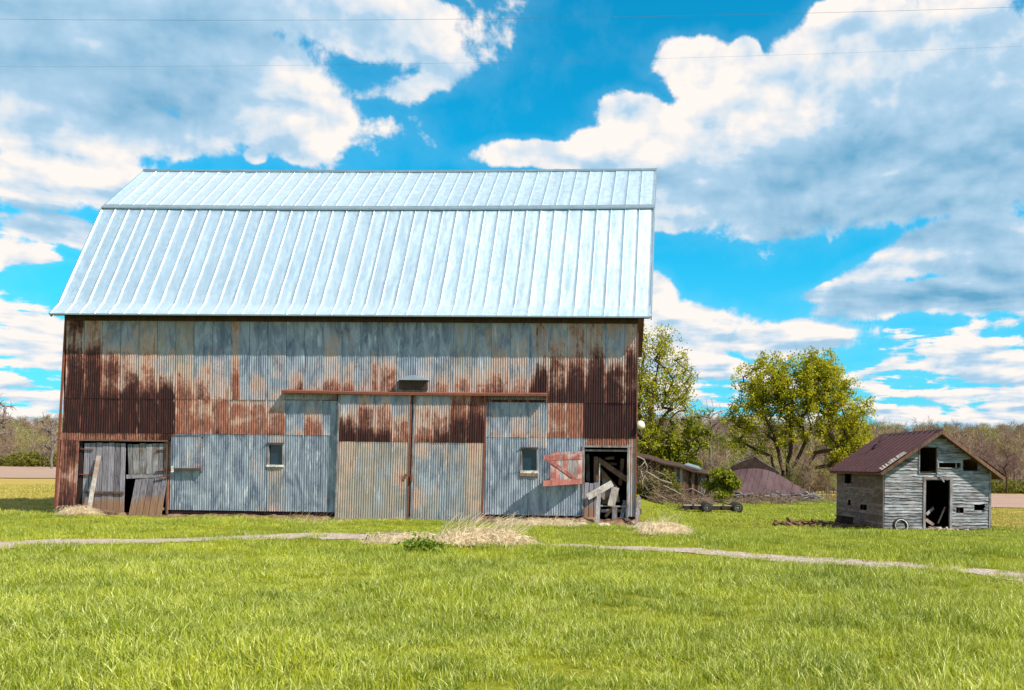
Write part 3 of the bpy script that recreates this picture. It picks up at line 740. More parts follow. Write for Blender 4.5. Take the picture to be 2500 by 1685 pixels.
# right doorway: frame, half door, fallen boards
dx0, dx1, dzt = OPEN[3][0], OPEN[3][1], OPEN[3][3]
ff_ = MB(); ff_.box(dx0-.06, dx0, -.07, .1, .05, dzt+.05); ff_.box(dx1, dx1+.05, -.07, .1, .05, dzt+.05); ff_.box(dx0, dx1, -.07, .1, dzt-.01, dzt+.05)
ff_.box(dx0, dx1, .02, .06, dzt-.14, dzt-.08)
ff_.build('doorway_frame', M['gray_wood'], barn)
A = q2((1427,1178),(1465,1178),(1464,1278),(1425,1278)); fr = MB(); fr.beam((A[0][0],.06,A[0][1]-.2), (A[1][0],.06,A[1][1]-.2), .03, .1); hd = fr.build('half_door', M['gray_wood'], barn)
quad_boards('board', A, 3, .0, .03, M['door_wood'], hd, rng=rb)
def inboard(p0, p1, o0, o1, w, mat, nm='loose_board', th=.03, parent=barn):
    a = BF.front(*p0, o0); b = BF.front(*p1, o1)
    m_ = MB(); m_.beam((a[0],o0,a[1]), (b[0],o1,b[1]), w, th, (0,-1,0)); return m_.build(nm, mat, parent)
inboard((1455,1115),(1455,1178), .3,.3, .14, M['brown_wood'], 'inner_post')
inboard((1460,1122),(1532,1172), .35,.25, .17, M['brown_wood'], 'diagonal_brace')
inboard((1464,1132),(1463,1185), .2,.2, .035, M['white_paint'], 'pale_batten')
pl = MB(); c_ = [BF.front(px,py,o) for px,py,o in ((1466,1140,.6),(1470,1180,.55),(1468,1232,.45),(1486,1230,.45),(1512,1195,.5))]
pl.add([(x,.6,z) for x,z in c_]+[(x,.63,z) for x,z in c_], [(0,1,2,3,4),(9,8,7,6,5)]+[(i,5+i,5+(i+1)%5,(i+1)%5) for i in range(5)])
pl.build('broken_panel', M['mud_wood'], barn)
inboard((1434,1214),(1495,1180), -.15,.05, .21, M['pale_wood'])
inboard((1503,1190),(1492,1236), -.02,-.08, .24, M['pale_wood'])
inboard((1503,1188),(1510,1226), .1,.1, .10, M['gray_wood'])
inboard((1466,1235),(1530,1237), .05,.05, .05, M['pale_wood'], 'cross_rail')
inboard((1466,1247),(1530,1247), .15,.15, .10, M['gray_wood'], 'cross_rail')
inboard((1501,1237),(1500,1280), .0,.0, .16, M['gray_wood'])
inboard((1526,1222),(1515,1278), .2,.0, .12, M['gray_wood'])
inboard((1529,1240),(1528,1278), .0,.0, .05, M['gray_wood'])
inboard((1468,1214),(1486,1200), .3,.3, .25, M['mud_wood'])
inboard((1478,1120),(1500,1118), 1.2,1.2, .10, M['pale_wood'], 'inner_rail')
inboard((1475,1130),(1506,1134), 1.6,1.6, .08, M['mud_wood'], 'inner_rail')
inboard((1434,1108),(1436,1176), .9,.9, .12, M['gray_wood'], 'inner_post')
inboard((1478,1262),(1496,1240), .2,.1, .10, M['mud_wood'])
inboard((1520,1120),(1514,1185), .5,.5, .12, M['brown_wood'], 'inner_post')
world_prop('leaning_post', (1457,1295), 27.9, (1463,1196), -.35, .13, .10, M['gray_wood'], 'grey square post standing in front of the open barn doorway', 'post')
world_prop('leaning_post', (1554,1300), 27.8, (1560,1214), -.35, .13, .10, M['gray_wood'], 'grey split post leaning against the right corner of the barn', 'post')
b0 = P(1511,1304,27.6); b1 = P(1508,1277,28.3); m_ = MB(); m_.beam(b0, b1, .38, .035, (0,-.6,.8)); tag(m_.build('ramp_plank', M['pale_wood']), 'wide pale board sloping out of the open barn doorway onto the grass', 'plank')
# red shutter door swung open to the left of the doorway
hinge = BF.front(1423, 1140, -.09)[0]; ang = radians(33)
z1_, z0_ = bz(1423,1100,-.2), bz(1423,1180,-.2)
SF_x, SF_y = -cos(ang), -sin(ang)
wid = 1.34
def SP(s_, z, o=0.0):      # point on the leaf: distance from the hinge, height, outwards offset
    return (hinge+SF_x*s_-SF_y*0*o+(-sin(ang))*-o*-1, -.09+SF_y*s_-cos(ang)*o, z)
shut = None
def sh_piece(nm, s0, s1, za0, za1, zb0, zb1, o0, o1, mat, parent):
    m_ = MB(); m_.hexa([SP(s0,za0,o1),SP(s1,zb0,o1),SP(s1,zb0,o0),SP(s0,za0,o0),SP(s0,za1,o1),SP(s1,zb1,o1),SP(s1,zb1,o0),SP(s0,za1,o0)]); return m_.build(nm, mat, parent)
H_ = z1_-z0_
shut = sh_piece('shutter_door', .02, wid, z1_-.29, z1_-.11, z1_-.34, z1_-.17, .03, .06, M['red_wood'], barn); shut['label'] = 'weathered red board and brace shutter door swung open'
sh_piece('rail', .0, wid+.02, z0_-.02, z0_+.16, z0_-.10, z0_+.08, .03, .06, M['red_wood'], shut)
sb = [0.02,.17,.34,.52,.66,.80,.96,1.14]
for i, (a, b) in enumerate(zip(sb[:-1], sb[1:])):
    sh_piece('board', a+.008, b-.008, z0_+.02-.05*a, z1_-.02-.02*i*.5, z0_+.02-.05*b, z1_-.02-.02*i*.5, 0, .028, M['gray_wood'] if i in (1,2,4) else M['red_wood'], shut)
m_ = MB(); m_.hexa([SP(.12,z0_+.14,.085),SP(.30,z0_+.14,.085),SP(.30,z0_+.14,.062),SP(.12,z0_+.14,.062),SP(1.10,z1_-.30,.085),SP(1.28,z1_-.30,.085),SP(1.28,z1_-.30,.062),SP(1.10,z1_-.30,.062)])
m_.build('diagonal_brace', M['red_wood'], shut)
# yard lamp at the right corner
lx, lz = BF.front(1565, 1038, -.05)
lamp = MB(); lamp.tube([(BL,.02,lz+.02),(BL+.05,.0,lz+.03),(lx-.05,-.03,lz+.01)], .02, 6)
lamp = lamp.build('yard_lamp', M['rust_iron']); lamp.parent = None
lamp.location = BO; lamp.rotation_euler = (0,0,-BA); tag(lamp, 'round white yard lamp fixed to the right corner of the barn', 'lamp')
ls = MB(); ls.lathe([(.0,-.10),(.06,-.095),(.105,-.07),(.135,-.03),(.145,.0),(.15,.01),(.13,.012),(.0,.02)], (0,0,0), 'y', 24)
lso = ls.build('lamp_shade', M['white_metal'], lamp, True); lso.location = (lx,-.07,lz); lso.rotation_euler = (radians(-8),0,radians(38))
bulb = MB(); bulb.lathe([(.0,.10),(.03,.095),(.04,.05),(.03,.02)], (0,0,0), 'y', 12); bo = bulb.build('bulb', M['white_metal'], lamp, True); bo.location = (lx,-.07,lz); bo.rotation_euler = lso.rotation_euler
# ---- roof
RP = [(-.53,6.64),(-.10,7.06),(2.05,10.87)]
RU = [(2.05,10.87),(4.55,13.05)]
X0, X1 = -.20, BL+.42
NP = 40
def sag(x): return -.06*sin(pi*min(1,max(0,(x-X0)/(X1-X0))))
deck = MB()
def deckseg(pa, pb, th=.05, off=.06):
    (ya, za), (yb, zb) = pa, pb; L_ = math.hypot(yb-ya, zb-za); ny_, nz_ = -(zb-za)/L_, (yb-ya)/L_
    a0, a1 = X0+.03, X1-.03
    nseg = 16
    for i in range(nseg):
        xa, xb = a0+(a1-a0)*i/nseg, a0+(a1-a0)*(i+1)/nseg; sa, sb_ = sag(xa)*(za > 8), sag(xb)*(za > 8); ta, tb = sag(xa)*(zb > 8), sag(xb)*(zb > 8)
        q_ = []
        for o in (off+th, off):
            q_ += [(xa,ya-ny_*o,za-nz_*o+sa),(xb,ya-ny_*o,za-nz_*o+sb_),(xb,yb-ny_*o,zb-nz_*o+tb),(xa,yb-ny_*o,zb-nz_*o+ta)]
        deck.hexa(q_)
deckseg((-.50,6.665), (-.10,7.06)); deckseg(RP[1], RP[2]); deckseg(*RU)
BK = lambda p: (BW-p[0], p[1])
roof = deck.build('roof', M['deep'], barn)
rear = MB()
for pa, pb in ((RP[0],RP[2]), RU):
    (ya, za), (yb, zb) = BK(pa), BK(pb)
    xk = lambda y: X1-.62*(y-BW/2)/(BW/2+.53)-.03
    rear.hexa([(X0,ya,za-.05),(xk(ya),ya,za-.05),(xk(yb),yb-.02,zb-.11),(X0,yb-.02,zb-.11),(X0,ya,za),(xk(ya),ya,za),(xk(yb),yb,zb-.06),(X0,yb,zb-.06)])
rear.build('rear_roof', M['brown_wood'], roof)
rr = random.Random(21)
def pan(x0, x1, prof, rows):
    """one standing-seam sheet running up the slope, rib on its right edge"""
    pts = []
    for (ya, za), (yb, zb), nr in zip(prof[:-1], prof[1:], rows):
        for j in range(nr): pts.append((ya+(yb-ya)*j/nr, za+(zb-za)*j/nr, atan2(zb-za, yb-ya)))
    pts.append((prof[-1][0], prof[-1][1], pts[-1][2]))
    w = x1-x0; rw = .009; rh = .024
    cs_ = [(0,0),(w*.25,.0),(w*.5,.0),(w*.75,.0),(w-2*rw,0),(w-2*rw,rh),(w-.003,rh),(w-.003,0)]
    buckle = rr.uniform(-.010,.010); ph = rr.uniform(0,6); fr_ = rr.uniform(1.2,2.8)
    vv = []
    for j, (y, z, an) in enumerate(pts):
        ny_, nz_ = -sin(an), cos(an)
        for i, (u, hgt) in enumerate(cs_):
            b = 0.0
            if i in (1,2,3): b = (buckle+.008*sin(ph+fr_*j*.8))*(1 if i == 2 else .7)
            b += hgt
            zz = z+(sag(x0+u) if z > 8 else 0)
            vv.append((x0+u, y+ny_*b, zz+nz_*b))
    n = len(cs_)
    f_ = [(j*n+i, j*n+i+1, (j+1)*n+i+1, (j+1)*n+i) for j in range(len(pts)-1) for i in range(n-1)]
    m_ = MB(); m_.add(vv, f_); me = m_.mesh('roof_sheet', M['roof_metal'])
    sm_ = [(k % (n-1)) < 4 for k in range(len(f_))]; me.polygons.foreach_set('use_smooth', sm_)
    obj('roof_sheet', me, roof)
for i in range(NP):
    a, b = X0+(X1-X0)*i/NP, X0+(X1-X0)*(i+1)/NP
    pan(a, b, RP, (2, 7)); pan(a, b, RU, (6,))
kf = MB(); rc = MB()
for i in range(20):
    xa, xb = X0-.03+(X1-X0+.06)*i/20, X0-.03+(X1-X0+.06)*(i+1)/20; sa, sb_ = sag(xa), sag(xb)
    kf.hexa([(xa,1.97,10.815+sa),(xb,1.97,10.815+sb_),(xb,2.14,10.93+sb_),(xa,2.14,10.93+sa),(xa,1.97,10.865+sa),(xb,1.97,10.865+sb_),(xb,2.14,11.01+sb_),(xa,2.14,11.01+sa)])
    rc.hexa([(xa,4.40,12.955+sa),(xb,4.40,12.955+sb_),(xb,4.75,12.90+sb_),(xa,4.75,12.90+sa),(xa,4.41,13.035+sa),(xb,4.41,13.035+sb_),(xb,4.70,13.10+sb_),(xa,4.70,13.10+sa)])
kf.build('knee_flashing', M['roof_trim'], roof); rc.build('ridge_cap', M['roof_trim'], roof)
for xe in (X0-.02, X1+.02):
    rk = MB()
    for pa, pb in ((RP[0],RP[1]),(RP[1],RP[2]),(RU[0],RU[1])):
        rk.beam((xe,pa[0],pa[1]-.05),(xe,pb[0],pb[1]-.05), .035, .14, (0,-1,1))
    rk.build('rake_trim', M['roof_trim'], roof)
eg = MB(); eg.box(X0, X1, -.545, -.515, 6.60, 6.645); eg.build('eave_trim', M['roof_trim'], roof)
# stone and earth footing under the right part
def _dirt(t):
    p = t.obj(); n = t.noise(p, 3.0, 6, .7); n2 = t.noise(p, 14., 4, .7)
    return pbsdf(t, t.mix(t.sm(n, .35, .65), (0.06,0.03,0.018), (0.26,0.16,0.10)), .95, normal=t.bump(n2, .9, .05), spec=.1)
M['dirt'] = material('bare_dirt', _dirt)
def bank(x0, x1, y0, y1, h, seed, name='dirt_bank'):
    rng = np.random.default_rng(seed); nxx, nyy = int((x1-x0)/.08), 12; VV = []
    r_n = rng.normal(0, 1, (nyy, nxx)); 
    for _ in range(2): r_n = (r_n+np.roll(r_n,1,0)+np.roll(r_n,1,1)+np.roll(r_n,-1,1))/4
    for j in range(nyy):
        for i in range(nxx):
            x = x0+(x1-x0)*i/(nxx-1); f = j/(nyy-1); y = y0+(y1-y0)*f
            ed = min(1, min(i, nxx-1-i)/6)
            w = BO+BF.e*x+BF.n*y
            VV.append((w[0], w[1], float(Gz(w[0],w[1]))-.03+h*ed*sst(f,0,.8)+.07*ed*r_n[j,i]*(.3+f)))
    i0 = (np.arange(nyy-1)[:, None]*nxx+np.arange(nxx-1)[None]).ravel()
    o = obj(name, npmesh(name, VV, np.stack([i0,i0+1,i0+nxx+1,i0+nxx],1), M['dirt'], True)); o['kind'] = 'structure'; return o
bank(13.6, BL+.7, -.95, .05, .19, 3)
bank(-.6, 12.0, -.3, .05, .13, 4)

# ------------------------------------------------------------------ small shed on the right
sh_o = P(2158, 1294, 34.0); SRZ = radians(6.5)
SZ0 = float(Gz(sh_o[0], sh_o[1]))
sh_o[2] = sh_o[2]
SFm = Frame(sh_o, SRZ)
shed = empty('shed', sh_o, SRZ, label='small grey clapboard shed with an open doorway under a rust brown metal roof', cat='shed')
SWD = SFm.front(2417, 1250)[0]; SDP = SFm.side(2044, 1230)[0]
SE = SFm.front(2158, 1147)[1]
AX, AZ = SFm.front(2290, 1058)
print('shed', SWD, SDP, SE, AX, AZ, sh_o, SZ0)
def sx(px, py=1200): return SFm.front(px, py)[0]
def sz(px, py): return SFm.front(px, py)[1]
SOP = [(sx(2245,1120), sx(2286,1120), sz(2265,1155), sz(2265,1093)), (sx(2291,1136), sx(2332,1136), sz(2310,1142), sz(2310,1130)), (sx(2336,1136), sx(2345,1136), sz(2340,1142), sz(2340,1130)),
       (sx(2351,1137), sx(2386,1137), sz(2370,1152), sz(2370,1120)), (sx(2259,1230), sx(2318,1230), -.5, sz(2290,1171)), (sx(2378,1240), sx(2404,1240), sz(2390,1246), sz(2390,1235)), (sx(2334,1245), sx(2352,1245), sz(2345,1250), sz(2345,1243))]
def roofz(x):          # underside height of the roof at x
    return AZ-(AX-x)*(AZ-SE)/AX if x < AX else AZ-(x-AX)*(AZ-(SE-.05))/(SWD-AX)
rw_ = random.Random(33)
sw = MB()      # studs behind the boards
for x in np.linspace(.05, SWD-.05, 8):
    if not any(o[0]-.05 < x < o[1]+.05 for o in (SOP[0], SOP[4], SOP[3])): sw.box(x-.04, x+.04, .05, .13, .05, roofz(x)-.1)
sw.box(0.05, SWD-.05, .05, .12, SE-.15, SE-.05)
swo = sw.build('front_wall', M['deep'], shed)
def clap(wallo, length, z0, zmax, holes_, place, mat, topf=None, seed=1):
    rng = random.Random(seed); z = z0; hgt = .118
    while z < zmax:
        h_ = hgt*rng.uniform(.92,1.08); xa, xb = 0.0, length
        if topf:
            while xa < length and topf(xa) < z+h_*.5: xa += .03
            while xb > xa and topf(xb) < z+h_*.5: xb -= .03
        if xb-xa < .1: break
        for (a, b, c, d) in subtract((xa, xb, z, z+h_), [(h[0], h[1], z-1, z+1) for h in holes_ if not (h[2] > z+h_*.6 or h[3] < z+h_*.4)]):
            if d-c < h_*.5: continue
            segs = [a]
            while segs[-1] < b-2.0: 
                nx_ = segs[-1]+rng.uniform(1.0, 2.6)
                if nx_ > b-.4: break
                segs.append(nx_)
            segs.append(b)
            for s0, s1 in zip(segs[:-1], segs[1:]):
                n = max(2, int((s1-s0)/.22)); vv = []; tl = rng.uniform(-.008,.008); ch = rng.random() < .5
                for i in range(n+1):
                    x = s0+.004+(s1-s0-.008)*i/n; zb_ = z+rng.uniform(-.004,.004)+(rng.uniform(0,.045) if ch and rng.random() < .5 else 0)+tl*i/n; zt = z+h_+.012+tl*i/n
                    o1 = -.028+rng.uniform(-.010,.006); o2 = -.004
                    vv += [(x,o1,zb_),(x,o1+.016,zb_),(x,o2+.012,zt),(x,o2,zt)]
                f_ = []
                for i in range(n):
                    k = i*4
                    for q in range(4): f_.append((k+q, k+(q+1)%4, k+4+(q+1)%4, k+4+q))
                f_ += [(3,2,1,0), (n*4,n*4+1,n*4+2,n*4+3)]
                m_ = MB(); m_.add([place(*p) for p in vv], [f[::-1] for f in f_]); m_.build('clapboard', mat, wallo)
        z += h_
clap(swo, SWD, .06, AZ, SOP, lambda x,y,z: (x, y, z), M['clap_wood'], roofz, 5)
# side wall
sl = MB()
for y in np.linspace(.2, SDP-.1, 8): sl.box(.05, .13, y-.04, y+.04, .05, SE-.05)
slo = sl.build('side_wall', M['deep'], shed)
def sy(px, py): return SFm.side(px, py)
SHO = []
for (a, b, c, d) in ((2063,2080,1178,1150), (2071,2078,1232,1224), (2101,2117,1244,1235)):
    ya, _ = sy(b, c); yb, _ = sy(a, c); SHO.append((ya, yb, sy((a+b)/2, c)[1], sy((a+b)/2, d)[1]))
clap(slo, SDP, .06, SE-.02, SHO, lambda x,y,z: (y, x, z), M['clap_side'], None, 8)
# other walls, floor, corner boards, frames
ot = MB(); ot.box(SWD-.08, SWD-.01, .1, SDP, -.3, SE-.1); ot.box(.1, SWD-.1, SDP-.08, SDP, -.3, SE)
ot.add([(.0,SDP-.08,SE),(SWD,SDP-.08,SE-.05),(AX,SDP-.08,AZ),(.0,SDP,SE),(SWD,SDP,SE-.05),(AX,SDP,AZ)], [(0,2,1),(3,4,5),(0,1,4,3),(1,2,5,4),(2,0,3,5)])
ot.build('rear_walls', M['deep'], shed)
fl = MB(); fl.box(.14, SWD-.1, .14, SDP-.1, -.3, .08); fl.build('shed_floor', M['dark_wood'], shed)
for nm, (a, b, c, d, e, f) in (('corner_board', (SWD-.06,SWD+.02,-.045,-.028,-.2,roofz(SWD)+.06)), ('corner_board', (-.045,-.028,-.03,.07,-.1,SE-.02)), ('corner_board', (-.04,-.028,SDP-.08,SDP,-.1,SE-.02)), ('sill_beam', (-.02,SWD,-.02,.12,-.3,.055)), ('sill_beam', (-.018,.1,.125,SDP,-.3,.055))):
    m_ = MB(); m_.box(a,b,c,d,e,f); m_.build(nm, M['gray_wood'] if nm == 'corner_board' else M['dark_wood'], shed)
def casing(o, w, mat, bottom=True, nm='door_frame'):
    m_ = MB(); a, b, c, d = o; c = max(c, .0)
    m_.box(a-w, a, -.05, .05, c, d+w); m_.box(b, b+w, -.05, .05, c, d+w); m_.box(a, b, -.05, .05, d, d+w)
    if bottom: m_.box(a-w, b+w, -.055, .05, c-w*.6, c)
    m_.build(nm, mat, shed)
casing(SOP[4], .10, M['gray_wood'], False); casing(SOP[0], .05, M['clap_wood'], True, 'loft_frame')
casing((SOP[1][0],SOP[2][1],SOP[1][2],SOP[1][3]), .05, M['clap_wood'], True, 'vent_frame')
def ibm(p0, p1, o0, o1, w, mat, nm='loose_board'):
    a = SFm.front(*p0, o0); b = SFm.front(*p1, o1)
    m_ = MB(); m_.beam((a[0],o0,a[1]), (b[0],o1,b[1]), w, .03, (0,-1,0)); return m_.build(nm, mat, shed)
ibm((2288,1153),(2305,1177), -.07,-.10, .05, M['clap_wood'])
ibm((2262,1256),(2279,1240), .3,.5, .11, M['gray_wood']); ibm((2290,1278),(2307,1238), .3,.35, .06, M['mud_wood']); ibm((2260,1268),(2279,1282), .3,.3, .12, M['mud_wood'])
ibm((2404,1245),(2413,1231), -.05,-.08, .10, M['clap_wood'])
# roof panes: left and right slope, built as ribbed sheets
def shed_slope(sgn):
    ex = -.28 if sgn < 0 else SWD+.40
    wx_ = 0.0 if sgn < 0 else SWD; ez = roofz(wx_) if sgn > 0 else SE
    slope = (AZ+.0-ez)/abs(AX-wx_)
    y0, y1 = -.34, SDP+.25
    za, zb = ez-slope*abs(ex-wx_)+.09, AZ+.11
    dk = MB(); dk.hexa([(ex,y0,za-.10),(ex,y1,za-.10),(AX,y1,zb-.10),(AX,y0,zb-.10),(ex,y0,za-.02),(ex,y1,za-.02),(AX,y1,zb-.02),(AX,y0,zb-.02)])
    if sgn > 0: dk.f = [f[::-1] for f in dk.f]
    ro = dk.build('roof', M['brown_wood'], shed)
    n = 12; L_ = math.hypot(AX-ex, zb-za); nxn, nzn = -(zb-za)/L_*(1 if ex < AX else -1), abs(AX-ex)/L_
    for i in range(n):
        a, b = y0+(y1-y0)*i/n, y0+(y1-y0)*(i+1)/n; m_ = MB(); w = b-a
        st = [(a,0),(b-.07,0),(b-.055,.055),(b-.02,.055),(b-.003,0)]; ns = 6; vv = []
        for j in range(ns+1):
            f = j/ns; cx_, cz_ = ex+(AX-ex)*f-(.03*(1-f) if ex < AX else -.03*(1-f)), za+(zb-za)*f
            for (y, h_) in st:
                e2 = h_+(rw_.uniform(0,.05) if (i == 0 and j < 3 and y == a) else 0)+rw_.uniform(0,.004)
                vv.append((cx_+nxn*e2, y, cz_+nzn*e2))
        k = len(st); f_ = [(j*k+q, j*k+q+1, (j+1)*k+q+1, (j+1)*k+q) for j in range(ns) for q in range(k-1)]
        m_.add(vv, f_); m_.build('roof_sheet', M['brown_roof'], ro)
    bg_ = MB(); bg_.beam((ex, y0-.015, za-.07), (AX, y0-.015, zb-.07), .03, .12, (0,0,1)); bg_.build('barge_board', M['brown_wood'], ro)
    return ro
rl = shed_slope(-1); rr_ = shed_slope(1)
rc = MB(); rc.hexa([(AX-.12,-.35,AZ+.04),(AX+.12,-.35,AZ+.04),(AX+.12,SDP+.26,AZ+.04),(AX-.12,SDP+.26,AZ+.04),(AX-.02,-.35,AZ+.15),(AX+.02,-.35,AZ+.15),(AX+.02,SDP+.26,AZ+.15),(AX-.02,SDP+.26,AZ+.15)])
rc.build('ridge_cap', M['brown_roof'], rl)
for (f, y) in ((.80,4.2),(.60,3.9)):
    m_ = MB(); x = -.28+(AX+.28)*f; z = SE-.1+(AZ+.2-SE)*f+.15
    m_.add([(x-.2,y,z-.12),(x,y+.05,z+.06),(x+.2,y,z+.12),(x+.16,y+.3,z+.16),(x-.16,y+.32,z-.02)], [(0,1,4),(1,3,4),(1,2,3)]); m_.build('torn_roof_flap', M['brown_roof'], rl)
# torn edge of the lowest front sheet
rx_ = random.Random(9)
m_ = MB()
for k in range(9):
    x = -.26+k*.11; z = SE-.02+k*.075
    m_.add([(x,-.36,z),(x+.12,-.36,z+.08),(x+.10,-.10,z+.12+rx_.random()*.06),(x-.02,-.12,z+.07+rx_.random()*.05)], [(0,1,2,3)])
m_.build('torn_roof_edge', M['pale_wood'], rl)

# things by the shed
def place_on(px, py, Y): q = P(px, py, Y); return np.array([q[0], q[1], float(Gz(q[0], q[1]))])
ty = place_on(2199, 1300, 33.6)
tyre = MB()
prof = [(.20,-.07),(.25,-.085),(.30,-.08),(.325,-.05),(.33,0),(.325,.05),(.30,.08),(.25,.085),(.20,.07),(.20,-.07)]
tyre.lathe(prof, (0,0,0), 'y', 28)
tyo = tyre.build('tyre', M['black_rubber'], None, True); tyo.location = (ty[0], ty[1], ty[2]+.17); tyo.rotation_euler = (radians(-14),0,radians(8))
tag(tyo, 'black tyre with a pale whitewall ring leaning on the shed front left of its doorway', 'tyre')
ri = MB(); ri.lathe([(.238,-.090),(.256,-.092),(.256,-.086),(.238,-.084)], (0,0,0), 'y', 28); ri.build('whitewall', M['white_paint'], tyo, True)
def rubble(name, center, n, spread, size, mat, label, cat, seed, kind=None):
    rg = random.Random(seed); m_ = MB()
    for _ in range(n):
        x, y = rg.gauss(0,spread[0]), rg.gauss(0,spread[1]); s_ = size*rg.uniform(.5,1.4)
        z = max(0, spread[2]*(1-abs(x)/(2.2*spread[0])))*rg.random()
        a = Vector((rg.uniform(-1,1),rg.uniform(-1,1),rg.uniform(-.35,.35))).normalized()*s_
        m_.beam(Vector((x,y,z+.03))-a, Vector((x,y,z+.03))+a, s_*rg.uniform(.3,.7), s_*.22)
    o = m_.build(name, mat, None, loc=center); tag(o, label, cat, kind=kind); return o
rubble('rubble_pile', place_on(2290,1296,34.1), 60, (.5,.16,.12), .10, M['stone'], 'heap of pale broken plaster spilling from the shed doorway', 'rubble', 3, 'stuff')
rubble('board_pile', place_on(1975,1268,36.5), 90, (1.0,.5,.16), .22, M['brown_wood'], 'low heap of grey scrap boards in the grass left of the shed', 'boards', 4, 'stuff')
rubble('board_pile', place_on(2075,1288,35.5), 16, (.7,.3,.12), .25, M['brown_wood'], 'brown scrap boards against the shaded side wall of the shed', 'boards', 6, 'stuff')
c_ = place_on(2060,1282,36.2); m_ = MB(); m_.box(-.28,.28,-.2,.2,.0,.42); m_.box(-.31,.31,-.23,.23,.42,.45); o = m_.build('wooden_box', M['dark_wood'], None, loc=c_); o.rotation_euler = (0,.1,.3); tag(o, 'dark wooden box at the far corner of the shed side wall', 'box')
c_ = place_on(2430,1302,34.1); m_ = MB(); m_.box(-.55,.55,-.08,.08,.0,.09); o = m_.build('fallen_beam', M['dark_wood'], None, loc=c_); o.rotation_euler = (0,.03,.06); tag(o, 'dark fallen beam lying at the right corner of the shed', 'beam')
# stones by the barn doorway
def stone(px, py, Y, sx_, sy_, sz_, label, seed):
    rg = np.random.default_rng(seed); bm_v = []; nlat, nlon = 6, 10
    for i in range(nlat+1):
        th = pi*i/nlat
        for j in range(nlon):
            ph = 2*pi*j/nlon; k = 1+rg.normal(0,.09)
            d = np.array([sin(th)*cos(ph), sin(th)*sin(ph), cos(th)]); d = np.sign(d)*np.abs(d)**.7
            bm_v.append(tuple(d*k*np.array([sx_,sy_,sz_])))
    f_ = [(i*nlon+j, (i+1)*nlon+j, (i+1)*nlon+(j+1)%nlon, i*nlon+(j+1)%nlon) for i in range(nlat) for j in range(nlon)]
    m_ = MB(); m_.add(bm_v, f_); c0 = place_on(px, py, Y); c0[2] += sz_*.35
    tag(m_.build('stone', M['stone'], None, loc=c0), label, 'stone', 'pale stones at the barn footing')
stone(1420,1294,27.3,.17,.12,.08,'long pale flat stone in the grass left of the open barn doorway',1)
stone(1474,1298,27.2,.20,.13,.09,'largest pale block stone in front of the open barn doorway',2)
stone(1368,1284,28.0,.10,.08,.07,'small pinkish stone under the red shutter on the dirt bank',3)
stone(1316,1282,28.0,.16,.08,.05,'low broken stone on the dirt bank below the right window',4)

# ------------------------------------------------------------------ plants: tree builder
def _bark(c1, c2):
    def fn(t):
        p = t.obj(); n = t.noise(t.v('MULTIPLY', p, (4,4,1)), 3.0, 5, .65)
        return pbsdf(t, t.mix(n, c1, c2), .9, normal=t.bump(n, .6, .03), spec=.1)
    return fn
M['bark'] = material('dark_bark', _bark((0.035,0.018,0.014), (0.13,0.08,0.055)))
M['bark_gray'] = material('grey_bark', _bark((0.10,0.075,0.065), (0.26,0.21,0.18)))
M['dead_wood'] = material('dead_wood', _bark((0.08,0.05,0.035), (0.34,0.24,0.18)))
def leafmat(name, a, b, c=None, trans=.5, rnd=True):
    def fn(t):
        p = t.pos(); n = t.noise(p, 1.1, 4, .6); n2 = t.noise(p, 9.0, 2, .6)
        col = t.mix(t.sm(n, .35, .65), a, b); col = t.mix(t.m('MULTIPLY', t.sm(n2, .5, .75), .6), col, c or b)
        if rnd: col = t.mix(t.m('MULTIPLY', t.rnd(), .5), col, tuple(q*.6 for q in a))
        return leafy(t, col, trans)
    return material(name, fn)
M['spring_leaf'] = leafmat('spring_leaf', (0.24,0.24,0.008), (0.52,0.49,0.018), (0.68,0.66,0.06), rnd=False)
M['bush_leaf'] = leafmat('bush_leaf', (0.13,0.15,0.008), (0.30,0.32,0.015), (0.46,0.46,0.04), rnd=False)
M['vine_leaf'] = leafmat('vine_leaf', (0.10,0.10,0.015), (0.24,0.22,0.03), rnd=False)

def tree_skeleton(rng, roots, targets, step=.55, wob=.12):
    """roots: list of polylines (node chains); targets: crown points joined one by one to the nearest limb"""
    P_ = []; par = []
    for ch in roots:
        last = -1 if not P_ else 0
        for i, p in enumerate(ch):
            P_.append(np.array(p, float)); par.append(last if i == 0 and P_ else len(P_)-2)
        if len(P_) == len(ch): par[0] = -1
    c0 = np.array(roots[0][0])
    order = sorted(range(len(targets)), key=lambda i: np.linalg.norm(targets[i]-c0))
    tips = []
    for i in order:
        tg = targets[i]; A_ = np.array(P_); d = np.linalg.norm(A_-tg, axis=1)
        cost = d+.12*np.linalg.norm(A_-c0, axis=1)*0+np.where(A_[:,2] > tg[2]-.05, 1.5, 0)
        cost[:2] += 4
        j = int(np.argmin(cost)); a = P_[j]; L_ = np.linalg.norm(tg-a); n = max(1, int(L_/step)); cur = j
        bend = rng.normal(0, wob, 3)*L_
        for k in range(1, n+1):
            f = k/n; q = a+(tg-a)*f+bend*sin(pi*f)*.6+np.array([0,0,.10*L_*sin(pi*f)])+rng.normal(0,.04,3)*(k < n)
            P_.append(q); par.append(cur); cur = len(P_)-1
        tips.append(cur)
    return np.array(P_), np.array(par), tips
